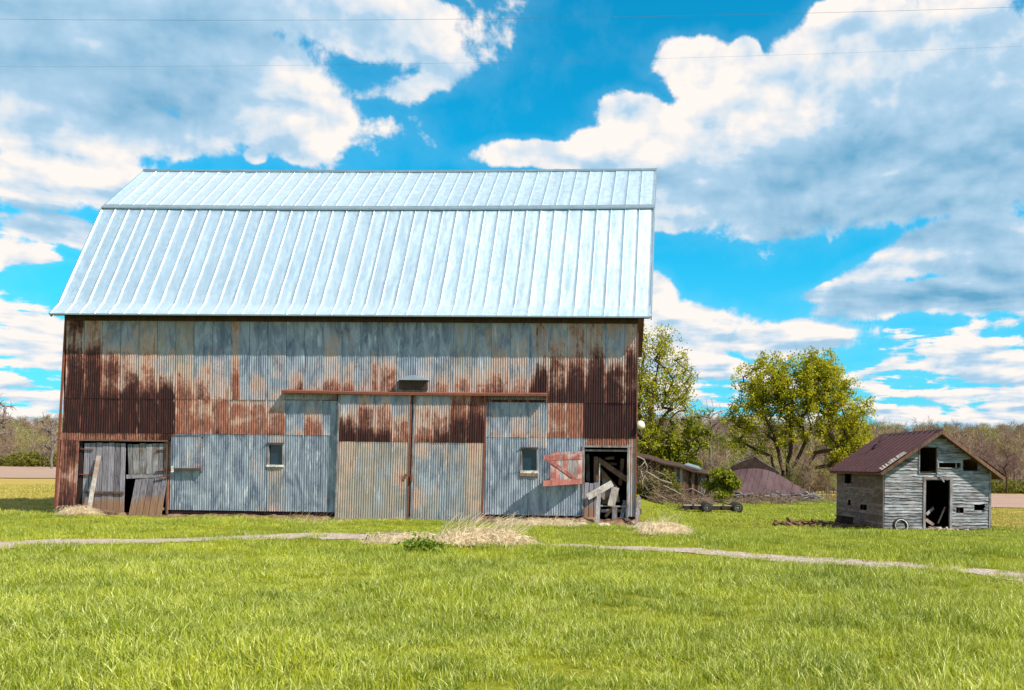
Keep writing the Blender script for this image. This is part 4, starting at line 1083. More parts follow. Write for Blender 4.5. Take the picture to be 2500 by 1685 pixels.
def skel_mesh(P_, par, r_tip=.018, expo=2.3, maxr=.4, rmin=.0):
    n = len(P_); w = np.zeros(n); kids = np.bincount(par[par >= 0], minlength=n)
    w[kids == 0] = 1.0
    for i in range(n-1, -1, -1):
        if par[i] >= 0: w[par[i]] += w[i]
    r = np.minimum(r_tip*w**(1/expo), maxr)
    VV, FF = [], []
    for i in range(n):
        p = par[i]
        if p < 0: continue
        a, b = P_[p], P_[i]; ra, rb_ = min(r[p], r[i]*1.35), r[i]
        if rb_ < rmin: continue
        d = b-a; L_ = np.linalg.norm(d)
        if L_ < 1e-5: continue
        d = d/L_; ref = np.array([0,0,1.]) if abs(d[2]) < .9 else np.array([1.,0,0]); u = np.cross(d, ref); u /= np.linalg.norm(u); v = np.cross(d, u)
        k = 6 if rb_ > .08 else (4 if rb_ > .035 else 3); o = len(VV)
        for c, rr2 in ((a, ra), (b+d*rb_*.3, rb_)):
            for s_ in range(k):
                th = 2*pi*s_/k; VV.append(c+(u*cos(th)+v*sin(th))*rr2)
        for s_ in range(k): 
            FF.append((o+s_, o+(s_+1)%k, o+k+(s_+1)%k, o+k+s_))
    return VV, FF
def quads_mesh(C_, sz_, rng, name, mat, asp=1.0, up=0.0):
    """a cloud of small leaf-sized quads"""
    n = len(C_); a = rng.normal(0,1,(n,3)); a /= np.linalg.norm(a,axis=1)[:,None]
    b = rng.normal(0,1,(n,3)); b[:,2] += up; b -= (b*a).sum(1)[:,None]*a; b /= np.linalg.norm(b,axis=1)[:,None]
    s_ = (sz_*rng.uniform(.6,1.3,n))[:,None]; a = a*s_*.5; b = b*s_*.5*asp
    VV = np.stack([C_-a*.3-b, C_+a-b*.1, C_+a*.3+b, C_-a+b*.1], 1).reshape(-1,3)
    return npmesh(name, VV, np.arange(4*n).reshape(-1,4), mat, False)
def lobes_targets(rng, lobes, Y, per=16):
    """lobes: (px, py, r_px); points filling them at distance Y"""
    T = []
    for (px, py, r) in lobes:
        c0 = P(px, py, Y); R_ = r/F*Y
        k = int(per*(r/60)**2)+3
        for _ in range(k):
            d = rng.normal(0,1,3); d /= np.linalg.norm(d); T.append(c0+d*R_*rng.uniform(.25,1.0)**.5*np.array([1,1.1,1]))
    return np.array(T)
def big_tree(name, seed, Y, roots_px, lobes, per, leaves_per, leafsize, spread, mat, bark, label, cat='tree', maxr=.35, step=.6):
    rng = np.random.default_rng(seed)
    base = P(*roots_px[0][0], Y); base[2] = float(Gz(base[0], base[1]))-.1
    roots = []
    for ch in roots_px:
        ys = [Y+rng.normal(0,.5)*(i > 0)*i for i in range(len(ch))]
        pts = [P(px, py, y) for (px, py), y in zip(ch, ys)]; pts[0] = base
        fine = [pts[0]]
        for a, b in zip(pts[:-1], pts[1:]):
            nseg = max(1, int(np.linalg.norm(b-a)/.8))
            for k in range(1, nseg+1): fine.append(a+(b-a)*k/nseg+rng.normal(0,.06,3))
        roots.append(fine if not roots else fine[1:])
    T = lobes_targets(rng, lobes, Y, per); T = T[T[:,2] > base[2]+1.0]
    # first coarse, then finer twigs
    P_, par, tips = tree_skeleton(rng, roots, T, step)
    T2 = T[rng.integers(0, len(T), len(T)*4)]+rng.normal(0, spread*1.0, (len(T)*4, 3))
    P2, par2 = list(P_), list(par); A_ = P_.copy()
    for tg in T2:
        j = int(np.argmin(((A_-tg)**2).sum(1))); a = A_[j]; mid = (a+tg)/2+rng.normal(0,.1,3)
        P2.append(mid); par2.append(j); P2.append(tg); par2.append(len(P2)-2)
    P2 = np.array(P2); par2 = np.array(par2)
    root = empty(name, base, label=label, cat=cat)
    VV, FF = skel_mesh(P2-base, par2, .014, 2.25, maxr)
    me = npmesh('trunk', VV, [f for f in FF if len(f) == 4], bark, True); obj('trunk', me, root)
    ends = P2[len(P_):][1::2]
    C_ = np.repeat(ends, leaves_per, 0)+rng.normal(0, spread*.45, (len(ends)*leaves_per, 3))
    thin = rng.random(len(C_)) < .92
    crown = obj('crown', quads_mesh(C_[thin]-base, leafsize, rng, 'crown', mat), root); crown['kind'] = 'stuff' if False else crown.get('kind', None) or 'thing'
    del crown['kind']
    return root
big_tree('maple_tree', 3, 80,
    [[(1918,1190),(1912,1150),(1900,1100),(1885,1055),(1868,1020)], [(1918,1190),(1930,1150),(1950,1110),(1975,1060),(2000,1015)], [(1918,1190),(1925,1130),(1932,1080),(1930,1020)], [(1912,1150),(1880,1115),(1840,1095)], [(1940,1130),(1990,1105),(2040,1100)]],
    [(1850,950,62),(1880,915,48),(1885,975,60),(1900,925,55),(1950,910,55),(1990,905,50),(2015,950,60),(2060,1000,55),(1820,1010,52),(1800,1060,42),(1990,1000,62),(1900,1000,60),(1950,1050,50),(2060,1070,58),(1850,1070,42),(2085,1105,38),(2085,1050,32),(1990,880,24),(2045,1125,30),(2040,950,50),(2075,1000,48),(2020,900,34),(1940,960,55),(2000,950,50),(1830,920,34),(2080,1085,34)],
    21, 29, .165, .44, M['spring_leaf'], M['bark'], 'broad spreading tree in yellow green spring leaf between the collapsed barn and the small shed')
big_tree('ash_tree', 7, 75,
    [[(1568,1200),(1570,1130),(1578,1060),(1590,1000),(1605,930)], [(1570,1130),(1582,1080),(1620,1020),(1655,960)], [(1568,1140),(1562,1050),(1560,960),(1575,860)], [(1590,1000),(1600,930),(1615,860)]],
    [(1595,835,45),(1575,870,60),(1630,870,50),(1655,900,42),(1665,940,45),(1690,975,34),(1600,930,55),(1640,980,50),(1570,980,60),(1610,1040,46),(1560,1060,50),(1580,1120,40),(1525,920,60),(1500,1000,60),(1530,820,45)],
    18, 19, .15, .46, M['spring_leaf'], M['bark'], 'tall airy spring tree rising beside the right corner of the barn')
big_tree('young_tree', 9, 76, [[(1640,1200),(1640,1130),(1630,1090)]], [(1620,1085,42),(1655,1100,38),(1590,1110,40),(1640,1120,35),(1690,1075,24),(1700,1040,20)],
    18, 26, .24, .5, M['bush_leaf'], M['bark'], 'bushy bright yellow green young tree behind the long low shed', maxr=.15)
def bare(name, seed, Y, trunk, lobes, label, bark, per=14, maxr=.22):
    return big_tree(name, seed, Y, [trunk], lobes, per, 0, .2, .6, M['spring_leaf'], bark, label, maxr=maxr)
def bare_tree(name, seed, Y, trunk, lobes, label, bark, per=14, maxr=.22, tip=.02):
    rng = np.random.default_rng(seed); base = P(*trunk[0], Y); base[2] = float(Gz(base[0], base[1]))-.1
    pts = [P(px, py, Y) for px, py in trunk]; pts[0] = base; fine = [pts[0]]
    for a, b in zip(pts[:-1], pts[1:]):
        for k in range(1, 6): fine.append(a+(b-a)*k/5+rng.normal(0,.05,3))
    T = lobes_targets(rng, lobes, Y, per); P_, par, tips = tree_skeleton(rng, [fine], T, .6)
    T2 = T[rng.integers(0, len(T), len(T)*5)]+rng.normal(0,.7,(len(T)*5,3)); P2, par2 = list(P_), list(par); A_ = P_.copy()
    for tg in T2:
        j = int(np.argmin(((A_-tg)**2).sum(1))); P2.append((A_[j]+tg)/2+rng.normal(0,.08,3)); par2.append(j); P2.append(tg); par2.append(len(P2)-2)
    root = empty(name, base, label=label, cat='tree')
    VV, FF = skel_mesh(np.array(P2)-base, np.array(par2), tip, 2.3, maxr); obj('trunk', npmesh('trunk', VV, FF, bark, True), root); return root
bare_tree('bare_tree', 15, 95, [(1735,1190),(1733,1120),(1733,1060),(1735,1020)], [(1725,1020,25),(1745,1010,25),(1735,1050,30),(1760,1040,20),(1705,1050,20)], 'leafless pale grey tree in the gap between the two leafy trees', M['bark_gray'], 22)
bare_tree('bare_tree', 16, 85, [(1688,1190),(1688,1140),(1690,1110)], [(1675,1095,25),(1705,1090,25),(1690,1110,25)], 'small dark leafless tree behind the pale roof patch of the long shed', M['bark'], 20, .12)
bare_tree('bare_tree', 17, 170, [(125,1137),(128,1100),(126,1060)], [(112,1035,20),(138,1035,20),(126,1060,24),(125,1085,26)], 'leafless tree nearest the left wall of the barn at the field edge', M['bark_gray'], 30, .24, .042)
bare_tree('bare_tree', 18, 150, [(-12,1140),(-8,1080),(-6,1010)], [(0,985,26),(-14,1010,30),(8,1020,24),(-5,1050,30)], 'tall leafless tree cut by the left edge of the view', M['bark_gray'], 30, .3, .042)
bare_tree('bare_tree', 19, 108, [(2459,1206),(2457,1170),(2455,1148)], [(2450,1135,12),(2462,1128,12),(2455,1110,14)], 'slim leafless tree at the field edge right of the shed', M['bark'], 12, .12, .02)

# ------------------------------------------------------------------ woods: bare hillside trees as one mass
def twig_mat(name, cols):
    def fn(t):
        r = t.rnd(); n = t.noise(t.v('MULTIPLY', t.pos(), (1, .5, 1)), .022, 4, .6)
        col = t.ramp(t.m('ADD', t.m('MULTIPLY', r, .70), t.m('MULTIPLY', t.m('SUBTRACT', n, .48), 1.7), clamp=True), cols, 'LINEAR')
        return leafy(t, col, .25, .9, .05)
    return material(name, fn)
M['twigs'] = twig_mat('bare_twigs', [(0.0,(0.20,0.12,0.10)),(0.28,(0.28,0.175,0.13)),(0.46,(0.30,0.23,0.12)),(0.62,(0.30,0.27,0.07)),(0.82,(0.26,0.28,0.04)),(1.0,(0.12,0.15,0.025))])
M['evergreen'] = twig_mat('dark_green_needles', [(0,(0.03,0.055,0.015)),(1,(0.09,0.12,0.025))])
M['bark_far'] = material('far_bark', lambda t: pbsdf(t, t.mix(t.rnd(), (0.13,0.09,0.075), (0.32,0.26,0.22)), .9))
def wood_templates():
    col = bpy.data.collections.new('wood_templates'); rng = np.random.default_rng(77)
    for v in range(7):
        ever = v == 6; h_ = rng.uniform(8.5, 11.5); VV, FF = [], []
        nb = 26
        def tri_tube(a, b, ra, rb_):
            o = len(VV); d = b-a; d = d/np.linalg.norm(d); u = np.cross(d, [0.3,.9,.1]); u /= np.linalg.norm(u); w = np.cross(d, u)
            for c, r in ((a, ra), (b, rb_)):
                for k in range(3): th = 2*pi*k/3; VV.append(c+(u*cos(th)+w*sin(th))*r)
            for k in range(3): FF.append((o+k, o+(k+1)%3, o+3+(k+1)%3, o+3+k))
        tri_tube(np.array([0,0,-.5]), np.array([rng.normal(0,.2),0,h_*.45]), .16, .12); tri_tube(np.array([0,0,h_*.42]), np.array([rng.normal(0,.4),rng.normal(0,.4),h_*.9]), .11, .03)
        ends = []
        for b in range(nb):
            z0 = h_*rng.uniform(.22,.75); an = rng.uniform(0,2*pi); L_ = rng.uniform(1.2,3.0)*(1.25-z0/h_)*1.25; e = np.array([cos(an)*L_, sin(an)*L_, z0+L_*rng.uniform(.5,1.1)])
            tri_tube(np.array([0,0,z0]), e, .05, .02); ends.append((np.array([0,0,z0]), e))
        base_n = len(FF)
        C_ = []
        nt = 520 if not ever else 700
        for _ in range(nt):
            a, e = ends[rng.integers(nb)]; f = rng.uniform(.35,1.1); C_.append(a+(e-a)*f+rng.normal(0,.42,3))
        C_ = np.array(C_); n = len(C_); dr = rng.normal(0,1,(n,3)); dr[:,2] = np.abs(dr[:,2])+.6; dr /= np.linalg.norm(dr,axis=1)[:,None]
        L_ = rng.uniform(.5,1.1,n)[:,None]*(1 if not ever else .6); sd = np.cross(dr, rng.normal(0,1,(n,3))); sd /= np.linalg.norm(sd,axis=1)[:,None]; wd = .035 if not ever else .16
        o = len(VV); Q = np.stack([C_-dr*L_*.5-sd*wd, C_-dr*L_*.5+sd*wd, C_+dr*L_*.5+sd*wd*.3, C_+dr*L_*.5-sd*wd*.3], 1).reshape(-1,3)
        VVa = np.vstack([np.array(VV), Q]); FFa = FF+[tuple(o+4*i+k for k in range(4)) for i in range(n)]
        me = npmesh('wood_tree', VVa, FFa, M['bark_far'] if not ever else M['bark'], False); me.materials.append(M['evergreen'] if ever else M['twigs'])
        mi = np.zeros(len(FFa), np.int32); mi[base_n:] = 1; me.polygons.foreach_set('material_index', mi)
        o_ = bpy.data.objects.new('wood_tree_%02d' % v, me); col.objects.link(o_)
    return col
def instancer(name, pts, rot, scl, idx, col, label=None):
    me = bpy.data.meshes.new(name); me.vertices.add(len(pts)); me.vertices.foreach_set('co', np.asarray(pts, np.float32).ravel())
    for nm, ty_, arr in (('rot','FLOAT_VECTOR',rot), ('scl','FLOAT_VECTOR',scl)):
        a = me.attributes.new(nm, ty_, 'POINT'); a.data.foreach_set('vector', np.asarray(arr, np.float32).ravel())
    a = me.attributes.new('idx', 'INT', 'POINT'); a.data.foreach_set('value', np.asarray(idx, np.int32))
    o = obj(name, me); o['kind'] = 'stuff'
    if label: o['label'] = label
    ng = bpy.data.node_groups.new(name+'_scatter', 'GeometryNodeTree')
    ng.interface.new_socket('Geometry', in_out='INPUT', socket_type='NodeSocketGeometry'); ng.interface.new_socket('Geometry', in_out='OUTPUT', socket_type='NodeSocketGeometry')
    N_ = ng.nodes; L_ = ng.links; gi, go = N_.new('NodeGroupInput'), N_.new('NodeGroupOutput')
    ip = N_.new('GeometryNodeInstanceOnPoints'); ci = N_.new('GeometryNodeCollectionInfo'); ci.inputs['Collection'].default_value = col
    ci.inputs['Separate Children'].default_value = True; ci.inputs['Reset Children'].default_value = True
    def na(nm, dt): a = N_.new('GeometryNodeInputNamedAttribute'); a.data_type = dt; a.inputs[0].default_value = nm; return a
    r_, s_, i_ = na('rot','FLOAT_VECTOR'), na('scl','FLOAT_VECTOR'), na('idx','INT')
    er = N_.new('FunctionNodeEulerToRotation')
    L_.new(gi.outputs[0], ip.inputs['Points']); L_.new(ci.outputs[0], ip.inputs['Instance']); ip.inputs['Pick Instance'].default_value = True
    L_.new(r_.outputs[0], er.inputs[0]); L_.new(er.outputs[0], ip.inputs['Rotation']); L_.new(s_.outputs[0], ip.inputs['Scale']); L_.new(i_.outputs[0], ip.inputs['Instance Index'])
    L_.new(ip.outputs[0], go.inputs[0])
    md = o.modifiers.new('scatter', 'NODES'); md.node_group = ng
    return o
def vis(x, y, mg=0.06): return (x/y > -.726-mg) & (x/y < .437+mg)
wc = wood_templates(); rng = np.random.default_rng(5)
pts = []
# right and middle wood, and the left wood beyond the field
Yr = 112+(rng.random(26000)**1.25)*430; Xr = Yr*rng.uniform(-.80,.50,26000)
dens = rng.random(26000)
hide = (Xr/Yr > -.64) & (Xr/Yr < -.02)             # wholly behind the barn
left = Xr/Yr <= -.64
ok = ~hide & np.where(left, Yr > 203, True) & np.where((Xr > 18)&(Xr < 80), Yr > 112, True)
Xr, Yr = Xr[ok], Yr[ok]
cell = {}; keep = []
for i, (x, y) in enumerate(zip(Xr, Yr)):
    s_ = 3.2+y*.010; k = (int(x//s_), int(y//s_))
    if k in cell: continue
    cell[k] = 1; keep.append(i)
Xr, Yr = Xr[keep], Yr[keep]
Zr = np.array([Gz(a, b) for a, b in zip(Xr, Yr)]); n = len(Xr); print('wood trees', n)
sc_ = rng.uniform(.7,1.15,n)*np.where(Yr < 150, .52, 1.0)*np.where((Yr < 240)&(Xr/Yr < -.5), .75, 1.0); idx = rng.integers(0,6,n); idx[rng.random(n) < .035] = 6
nt = 260; Xt = rng.uniform(3,27,nt); Yt = rng.uniform(76,106,nt); kt = ~((Xt > 20)&(Yt < 100)&(Xt > Yt*.26)); Xt, Yt = Xt[kt], Yt[kt]; nt = len(Xt)
Xr = np.concatenate([Xr, Xt]); Yr = np.concatenate([Yr, Yt]); Zr = np.concatenate([Zr, [float(Gz(a,b)) for a,b in zip(Xt,Yt)]]); sc_ = np.concatenate([sc_, rng.uniform(.18,.42,nt)]); idx = np.concatenate([idx, rng.integers(0,6,nt)]); n = len(Xr)
instancer('woodland', np.stack([Xr,Yr,Zr],1), np.stack([np.zeros(n),np.zeros(n),rng.uniform(0,6.28,n)],1), np.stack([sc_*1.1,sc_*1.1,sc_],1), idx, wc, 'leafless brown spring woodland covering the low hills')
# green undergrowth at the wood's edge
def shrub_templates():
    col = bpy.data.collections.new('shrub_templates'); rg = np.random.default_rng(4)
    for v in range(3):
        c = rg.normal(0,1,(260,3))*np.array([.9,.9,.5])+np.array([0,0,.8]); c[:,2] = np.abs(c[:,2])
        o_ = bpy.data.objects.new('shrub_%02d' % v, quads_mesh(c, .28, rg, 'shrub', M['vine_leaf'])); col.objects.link(o_)
    return col
stc = shrub_templates()
Yb = np.concatenate([rng.uniform(200,216,70), rng.uniform(105,118,190)]); Xb = np.concatenate([200*rng.uniform(-.76,-.62,70), rng.uniform(-2,55,190)]); ok = ~((Xb > 20)&(Yb < 109))
Xb, Yb = Xb[ok], Yb[ok]; n = len(Xb); s_ = rng.uniform(.35,1.4,n)*np.where(Yb > 180, 1.4, .8)
instancer('undergrowth', np.stack([Xb,Yb,[float(Gz(a,b)) for a,b in zip(Xb,Yb)]],1), np.stack([np.zeros(n),np.zeros(n),rng.uniform(0,6,n)],1), np.stack([s_,s_,s_],1), rng.integers(0,3,n), stc, 'low scrub along the edge of the woods')

nw = 60; Xw = rng.uniform(1,17,nw); Yw = rng.uniform(61,69,nw); Yw = np.where(Xw > 8, Yw+2.0, Yw); sw_ = .06+.34*rng.random(nw)**2.2
dcol = bpy.data.collections.new('dry_shrub_templates'); rg_ = np.random.default_rng(14)
for v in range(3):
    c = rg_.normal(0,1,(420,3))*np.array([1.1,1.0,.9]); c[:,2] = np.abs(c[:,2])+.1
    dcol.objects.link(bpy.data.objects.new('dry_shrub_%02d' % v, quads_mesh(c, .55, rg_, 'dry_shrub', M['dead_wood'], .12, 2.0)))
instancer('dry_weeds', np.stack([Xw,Yw,[float(Gz(a,b)) for a,b in zip(Xw,Yw)]],1), np.stack([np.zeros(nw),np.zeros(nw),rng.uniform(0,6,nw)],1), np.stack([sw_*1.6,sw_*1.6,sw_],1), rng.integers(0,3,nw), dcol, 'brown dead weeds along the foot of the collapsed barn and long shed')
# ------------------------------------------------------------------ middle distance: long shed, collapsed barn, bush, brush pile, wagon
YL = 66.0
lsh = empty('long_shed', P(1575,1200,YL), label='long low derelict shed of dark weathered boards behind the brush pile', cat='shed')
lo_ = np.array(lsh.location)
rl_ = random.Random(8)
top = lambda px: 1118+(px-1575)*.262+(1.5*sin(px*.09)); nb = 26
for i in range(nb):
    a = 1545+i*(1732-1545)/nb; b = 1545+(i+1)*(1732-1545)/nb-.5; yd = YL+.02*i*0+rl_.uniform(-.05,.05)
    A = [P(a,top(a)+3,yd),P(b,top(b)+3,yd),P(b,1208,yd),P(a,1208,yd)]; A = [q-lo_ for q in A]
    A[2][2] = A[3][2] = float(Gz(A[2][0]+lo_[0], YL))-lo_[2]-.05+rl_.uniform(0,.2)
    m_ = MB(); m_.hexa([A[3],A[2],A[2]+[0,.04,0],A[3]+[0,.04,0],A[0],A[1],A[1]+[0,.04,0],A[0]+[0,.04,0]]); m_.build('board', M[rl_.choice(['brown_wood','dark_wood','brown_wood','gray_wood' if i > 12 else 'dark_wood'])], lsh)
rp = MB()
for i in range(13):
    a, b = 1540+i*15.2, 1540+(i+1)*15.2
    p0, p1 = P(a,top(a)+1,YL)-lo_, P(b,top(b)+1,YL)-lo_
    rp.hexa([p0+[0,-.35,-.08],p1+[0,-.35,-.08],p1+[0,3.5,-.1],p0+[0,3.5,-.1],p0+[0,-.35,.03],p1+[0,-.35,.03],p1+[0,3.5,.35],p0+[0,3.5,.35]])
rp.build('roof', M['dark_wood'], lsh)
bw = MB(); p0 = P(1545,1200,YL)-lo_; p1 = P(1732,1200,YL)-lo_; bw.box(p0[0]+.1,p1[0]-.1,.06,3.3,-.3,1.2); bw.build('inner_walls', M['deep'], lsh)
m_ = MB(); A = [P(1671,1135,YL+.3)-lo_, P(1712,1147,YL+.3)-lo_, P(1706,1140,YL+1.2)-lo_, P(1680,1132,YL+1.2)-lo_]
m_.hexa([A[0],A[1],A[2],A[3],A[0]+[0,0,.05],A[1]+[0,0,.05],A[2]+[0,0,.05],A[3]+[0,0,.05]]); m_.build('roof_patch', M['roof_trim'], lsh)
# collapsed barn: roof sheets draped over rubble
YC = 71.0
cb = empty('collapsed_barn', P(1880,1218,YC), label='collapsed barn whose sagging brown roof lies almost on the grass', cat='barn'); co = np.array(cb.location)
topl = [(1752,1168),(1785,1152),(1812,1145),(1835,1143),(1850,1144),(1875,1149),(1902,1158),(1935,1178),(1965,1196),(1992,1211)]
botl = [(1740,1190),(1765,1196),(1790,1200),(1812,1205),(1828,1208),(1850,1210),(1880,1213),(1915,1213),(1955,1213),(1990,1215)]
rc2 = random.Random(4)
def lerp(tab, f):
    k = f*(len(tab)-1); i = min(int(k), len(tab)-2); g = k-i; return (tab[i][0]*(1-g)+tab[i+1][0]*g, tab[i][1]*(1-g)+tab[i+1][1]*g)
NS = 14
for i in range(NS):
    f0, f1 = i/NS, (i+1)/NS-.004; vv = []; nr = 7; dr_ = rc2.uniform(-.015,.015)
    for j in range(nr+1):
        g = j/nr
        for f in (f0, (f0+f1)/2, f1):
            tp = P(*lerp(topl, f), YC+3.0); bt = P(*lerp(botl, f), YC-1.0+.3*sin(9*f)); sagz = -.45*sin(pi*g)*(1-abs(2*f-1)*.4)
            q = bt+(tp-bt)*g-co; vv.append((q[0], q[1], q[2]+sagz+dr_+.02*sin(17*f+5*g)+.06*sin(6*f+1)*sin(pi*g)))
    n3 = 3; f_ = [(j*3+k, j*3+k+1, (j+1)*3+k+1, (j+1)*3+k) for j in range(nr) for k in range(2)]
    o0 = len(vv); vv2 = vv+[(a,b+.02,c-.06) for a,b,c in vv]; f_ += [tuple(o0+q for q in f[::-1]) for f in f_]+[(0,o0,o0+1,1),(1,o0+1,o0+2,2)]
    m_ = MB(); m_.add(vv2, f_); m_.build('roof_sheet', M['old_roof'], cb, True)
gb_ = [(1750,1168),(1762,1158),(1790,1137),(1815,1125),(1835,1118),(1850,1121),(1875,1136),(1902,1153),(1902,1162)]
q_ = [P(*a,YC+3.0)-co for a in gb_]; m_ = MB(); nq = len(q_); m_.add(q_+[q+[0,.06,0] for q in q_], [tuple(range(nq-1,-1,-1)), tuple(range(nq,2*nq))]+[(i,(i+1)%nq,nq+(i+1)%nq,nq+i) for i in range(nq)])
m_.build('gable', M['dark_wood'], cb)
m_ = MB()          # rear slope edge and broken gable boards
for (a, b) in (((1800,1130),(1840,1118)),((1838,1116),(1850,1122)),((1840,1116),(1902,1152)),((1836,1122),(1892,1147)),((1842,1119),(1846,1130))):
    m_.beam(P(*a,YC+3.1)-co, P(*b,YC+3.1)-co, .18, .12)
m_.build('broken_rafter', M['gray_wood'], cb)
m_ = MB()
for _ in range(110):
    px = rc2.uniform(1800,2000); py = rc2.uniform(1205,1226); q = P(px, py, YC-1.5+rc2.uniform(-.6,1.2)); q[2] = max(q[2], float(Gz(q[0],q[1]))+.03)
    a = np.array([rc2.uniform(-1,1), rc2.uniform(-.3,.3), rc2.uniform(-.22,.22)])*rc2.uniform(.3,1.3); m_.beam(q-a-co, q+a-co, .16, .07)
m_.build('fallen_timbers', M['gray_wood'], cb)['kind'] = 'stuff'
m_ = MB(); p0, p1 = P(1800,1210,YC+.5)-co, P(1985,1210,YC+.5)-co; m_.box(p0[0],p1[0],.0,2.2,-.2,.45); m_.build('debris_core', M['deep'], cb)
# bush
def leaf_bush(name, lobes, Y, n, size, mat, label, cat, seed, stems=14, per=12, stemm=None):
    rg = np.random.default_rng(seed); base = P(lobes[0][0], 1215, Y); base[2] = float(Gz(base[0], base[1]))
    root = empty(name, base, label=label, cat=cat); T = lobes_targets(rg, lobes, Y, per); m_ = MB()
    for k in range(min(stems, len(T))):
        tg = T[k*len(T)//stems]-base; m_.tube([(rg.normal(0,.15),0,-.05), tuple(tg*.5+rg.normal(0,.1,3)), tuple(tg)], [.03,.02,.008], 4)
    m_.build('stem', stemm or M['dead_wood'], root)
    C_ = T[rg.integers(0,len(T),n)]+rg.normal(0,.16,(n,3))-base; C_[:,2] = np.maximum(C_[:,2], .05)
    obj('foliage', quads_mesh(C_, size, rg, 'foliage', mat), root); return root
leaf_bush('round_bush', [(1765,1180,30),(1744,1178,22),(1790,1180,20),(1768,1164,20),(1750,1200,22),(1782,1200,20)], 64.5, 5200, .20, M['bush_leaf'], 'rounded bright green bush in front of the collapsed barn roof', 'bush', 3, 20, 16)
leaf_bush('vine_shrub', [(1600,1172,30),(1575,1190,28),(1625,1185,28),(1590,1205,26),(1655,1197,20)], 57.5, 3600, .15, M['vine_leaf'], 'tangled olive green shrub growing through the brush pile by the barn corner', 'shrub', 5, 10, 14)
def brush(name, px0, px1, py0, py1, Y, n, label, seed, big=()):
    rg = random.Random(seed); m_ = MB(); o = P((px0+px1)/2, py1, Y); o[2] = float(Gz(o[0],o[1]))
    for _ in range(n):
        px = rg.uniform(px0,px1); f = (px-px0)/(px1-px0); py = rg.uniform(py0+(py1-py0)*min(.93, f*1.7), py1)
        a = P(px, py, Y+rg.uniform(-1.2,1.2))-o; L_ = rg.uniform(.4,1.4); an = rg.uniform(-1.1,.4) if rg.random() < .75 else rg.uniform(0,3)
        d = np.array([cos(an)*L_, rg.uniform(-.5,.5), sin(an)*L_]); mid = a+d*.5+np.array([rg.gauss(0,.12),0,rg.gauss(0,.15)]); e = a+d
        for q in (a, mid, e): q[2] = max(q[2], .03)
        m_.tube([a, mid, e], [rg.uniform(.012,.03), .012, .005], 3, False)
    t_ = m_.build(name, M['dead_wood'], None, loc=o); tag(t_, label, 'brush pile', kind='stuff'); return o
brush('brush_pile', 1555, 1725, 1128, 1224, 57, 420, 'heap of dead branches between the barn corner and the long shed', 6)
M['pale_branch'] = material('pale_branch', _bark((0.16,0.115,0.09), (0.42,0.34,0.29)))
bb = MB(); o0 = P(1600,1215,56); o0[2] = float(Gz(o0[0],o0[1]))
for pts_, r_ in (([(1556,1115),(1572,1122),(1580,1140),(1578,1155),(1568,1175),(1570,1195)],.05), ([(1578,1152),(1595,1162),(1612,1172),(1640,1180)],.07), ([(1565,1150),(1572,1180),(1590,1205)],.04), ([(1560,1165),(1563,1140),(1574,1128)],.04), ([(1620,1185),(1650,1200),(1672,1212)],.04), ([(1660,1200),(1690,1193),(1718,1208)],.035), ([(1600,1150),(1620,1158),(1640,1175)],.03), ([(1606,1208),(1640,1225)],.03)):
    q = [P(px,py,56+.3*sin(px))-o0 for px,py in pts_]; bb.tube(q, [r_*(1-.6*i/len(q)) for i in range(len(q))], 5)
tag(bb.build('fallen_branches', M['pale_branch'], None, True, loc=o0), 'pale curving dead limbs lying on top of the brush pile', 'branch')

# hay wagon running gear
YW = 52.0
wg = empty('farm_wagon', P(1735,1252,YW), label='low flat farm wagon with a slatted deck on four small wheels parked in the grass', cat='wagon'); wo_ = np.array(wg.location)
wgz = float(Gz(wo_[0], wo_[1])); wg.location[2] = wgz; wo_[2] = wgz
def WX(px): return P(px,1240,YW)[0]-wo_[0]
hz = P(1735,1236,YW)[2]-wgz
print('wagon', WX(1668), WX(1805), hz, wgz)
M['wagon_pale'] = weathered('wagon_boards', (0.14,0.13,0.10), (0.48,0.47,0.40), 'x')
for yy in (-.75,.75):
    m_ = MB(); m_.box(WX(1668),WX(1800),yy-.04,yy+.04,hz-.19,hz+.055); m_.build('side_rail', M['dark_wood'], wg)
for k in range(5):
    m_ = MB(); m_.box(WX(1669),WX(1795)-.05*k,-.7+k*.3,-.7+k*.3+.22,hz+.0,hz+.045); m_.build('deck_board', M['wagon_pale'], wg)
for px in (1670,1692,1712,1740,1765,1788):
    m_ = MB(); m_.box(WX(px)-.05,WX(px)+.05,-.8,.8,hz-.02,hz+.0); m_.build('cross_member', M['dark_wood'], wg)
for px in (1690,1711,1735,1762,1787):
    m_ = MB(); m_.box(WX(px)-.05,WX(px)+.05,-.86,-.80,hz-.1,hz+.16); m_.build('stake', M['dark_wood'], wg)
wheelm = MB(); wheelm.lathe([(.10,-.06),(.15,-.09),(.28,-.085),(.32,-.05),(.32,.05),(.28,.085),(.15,.09)], (0,0,0), 'y', 20)
wme = wheelm.mesh('tyre', M['black_rubber'], True)
hub = MB(); hub.lathe([(.0,-.05),(.05,-.07),(.06,-.04),(.14,-.05),(.15,-.075),(.17,-.09),(.155,-.092),(.13,-.05)], (0,0,0), 'y', 16); hme = hub.mesh('hub', M['wagon_pale'], True)
wheel0 = None
for px in (1723, 1797):
    for yy in (-.78,.78):
        if wheel0 is None: w_ = obj('wheel', wme, wg); wheel0 = w_; h_ = obj('hub', hme, w_)
        else:
            w_ = wheel0.copy(); COL.objects.link(w_); w_.parent = wg; h_ = h_.copy(); COL.objects.link(h_); h_.parent = w_
        w_.location = (WX(px), yy*1.1, .31)
    m_ = MB(); m_.box(WX(px)-.04,WX(px)+.04,-.75,.75,.24,.32); m_.build('axle', M['rust_iron'], wg)
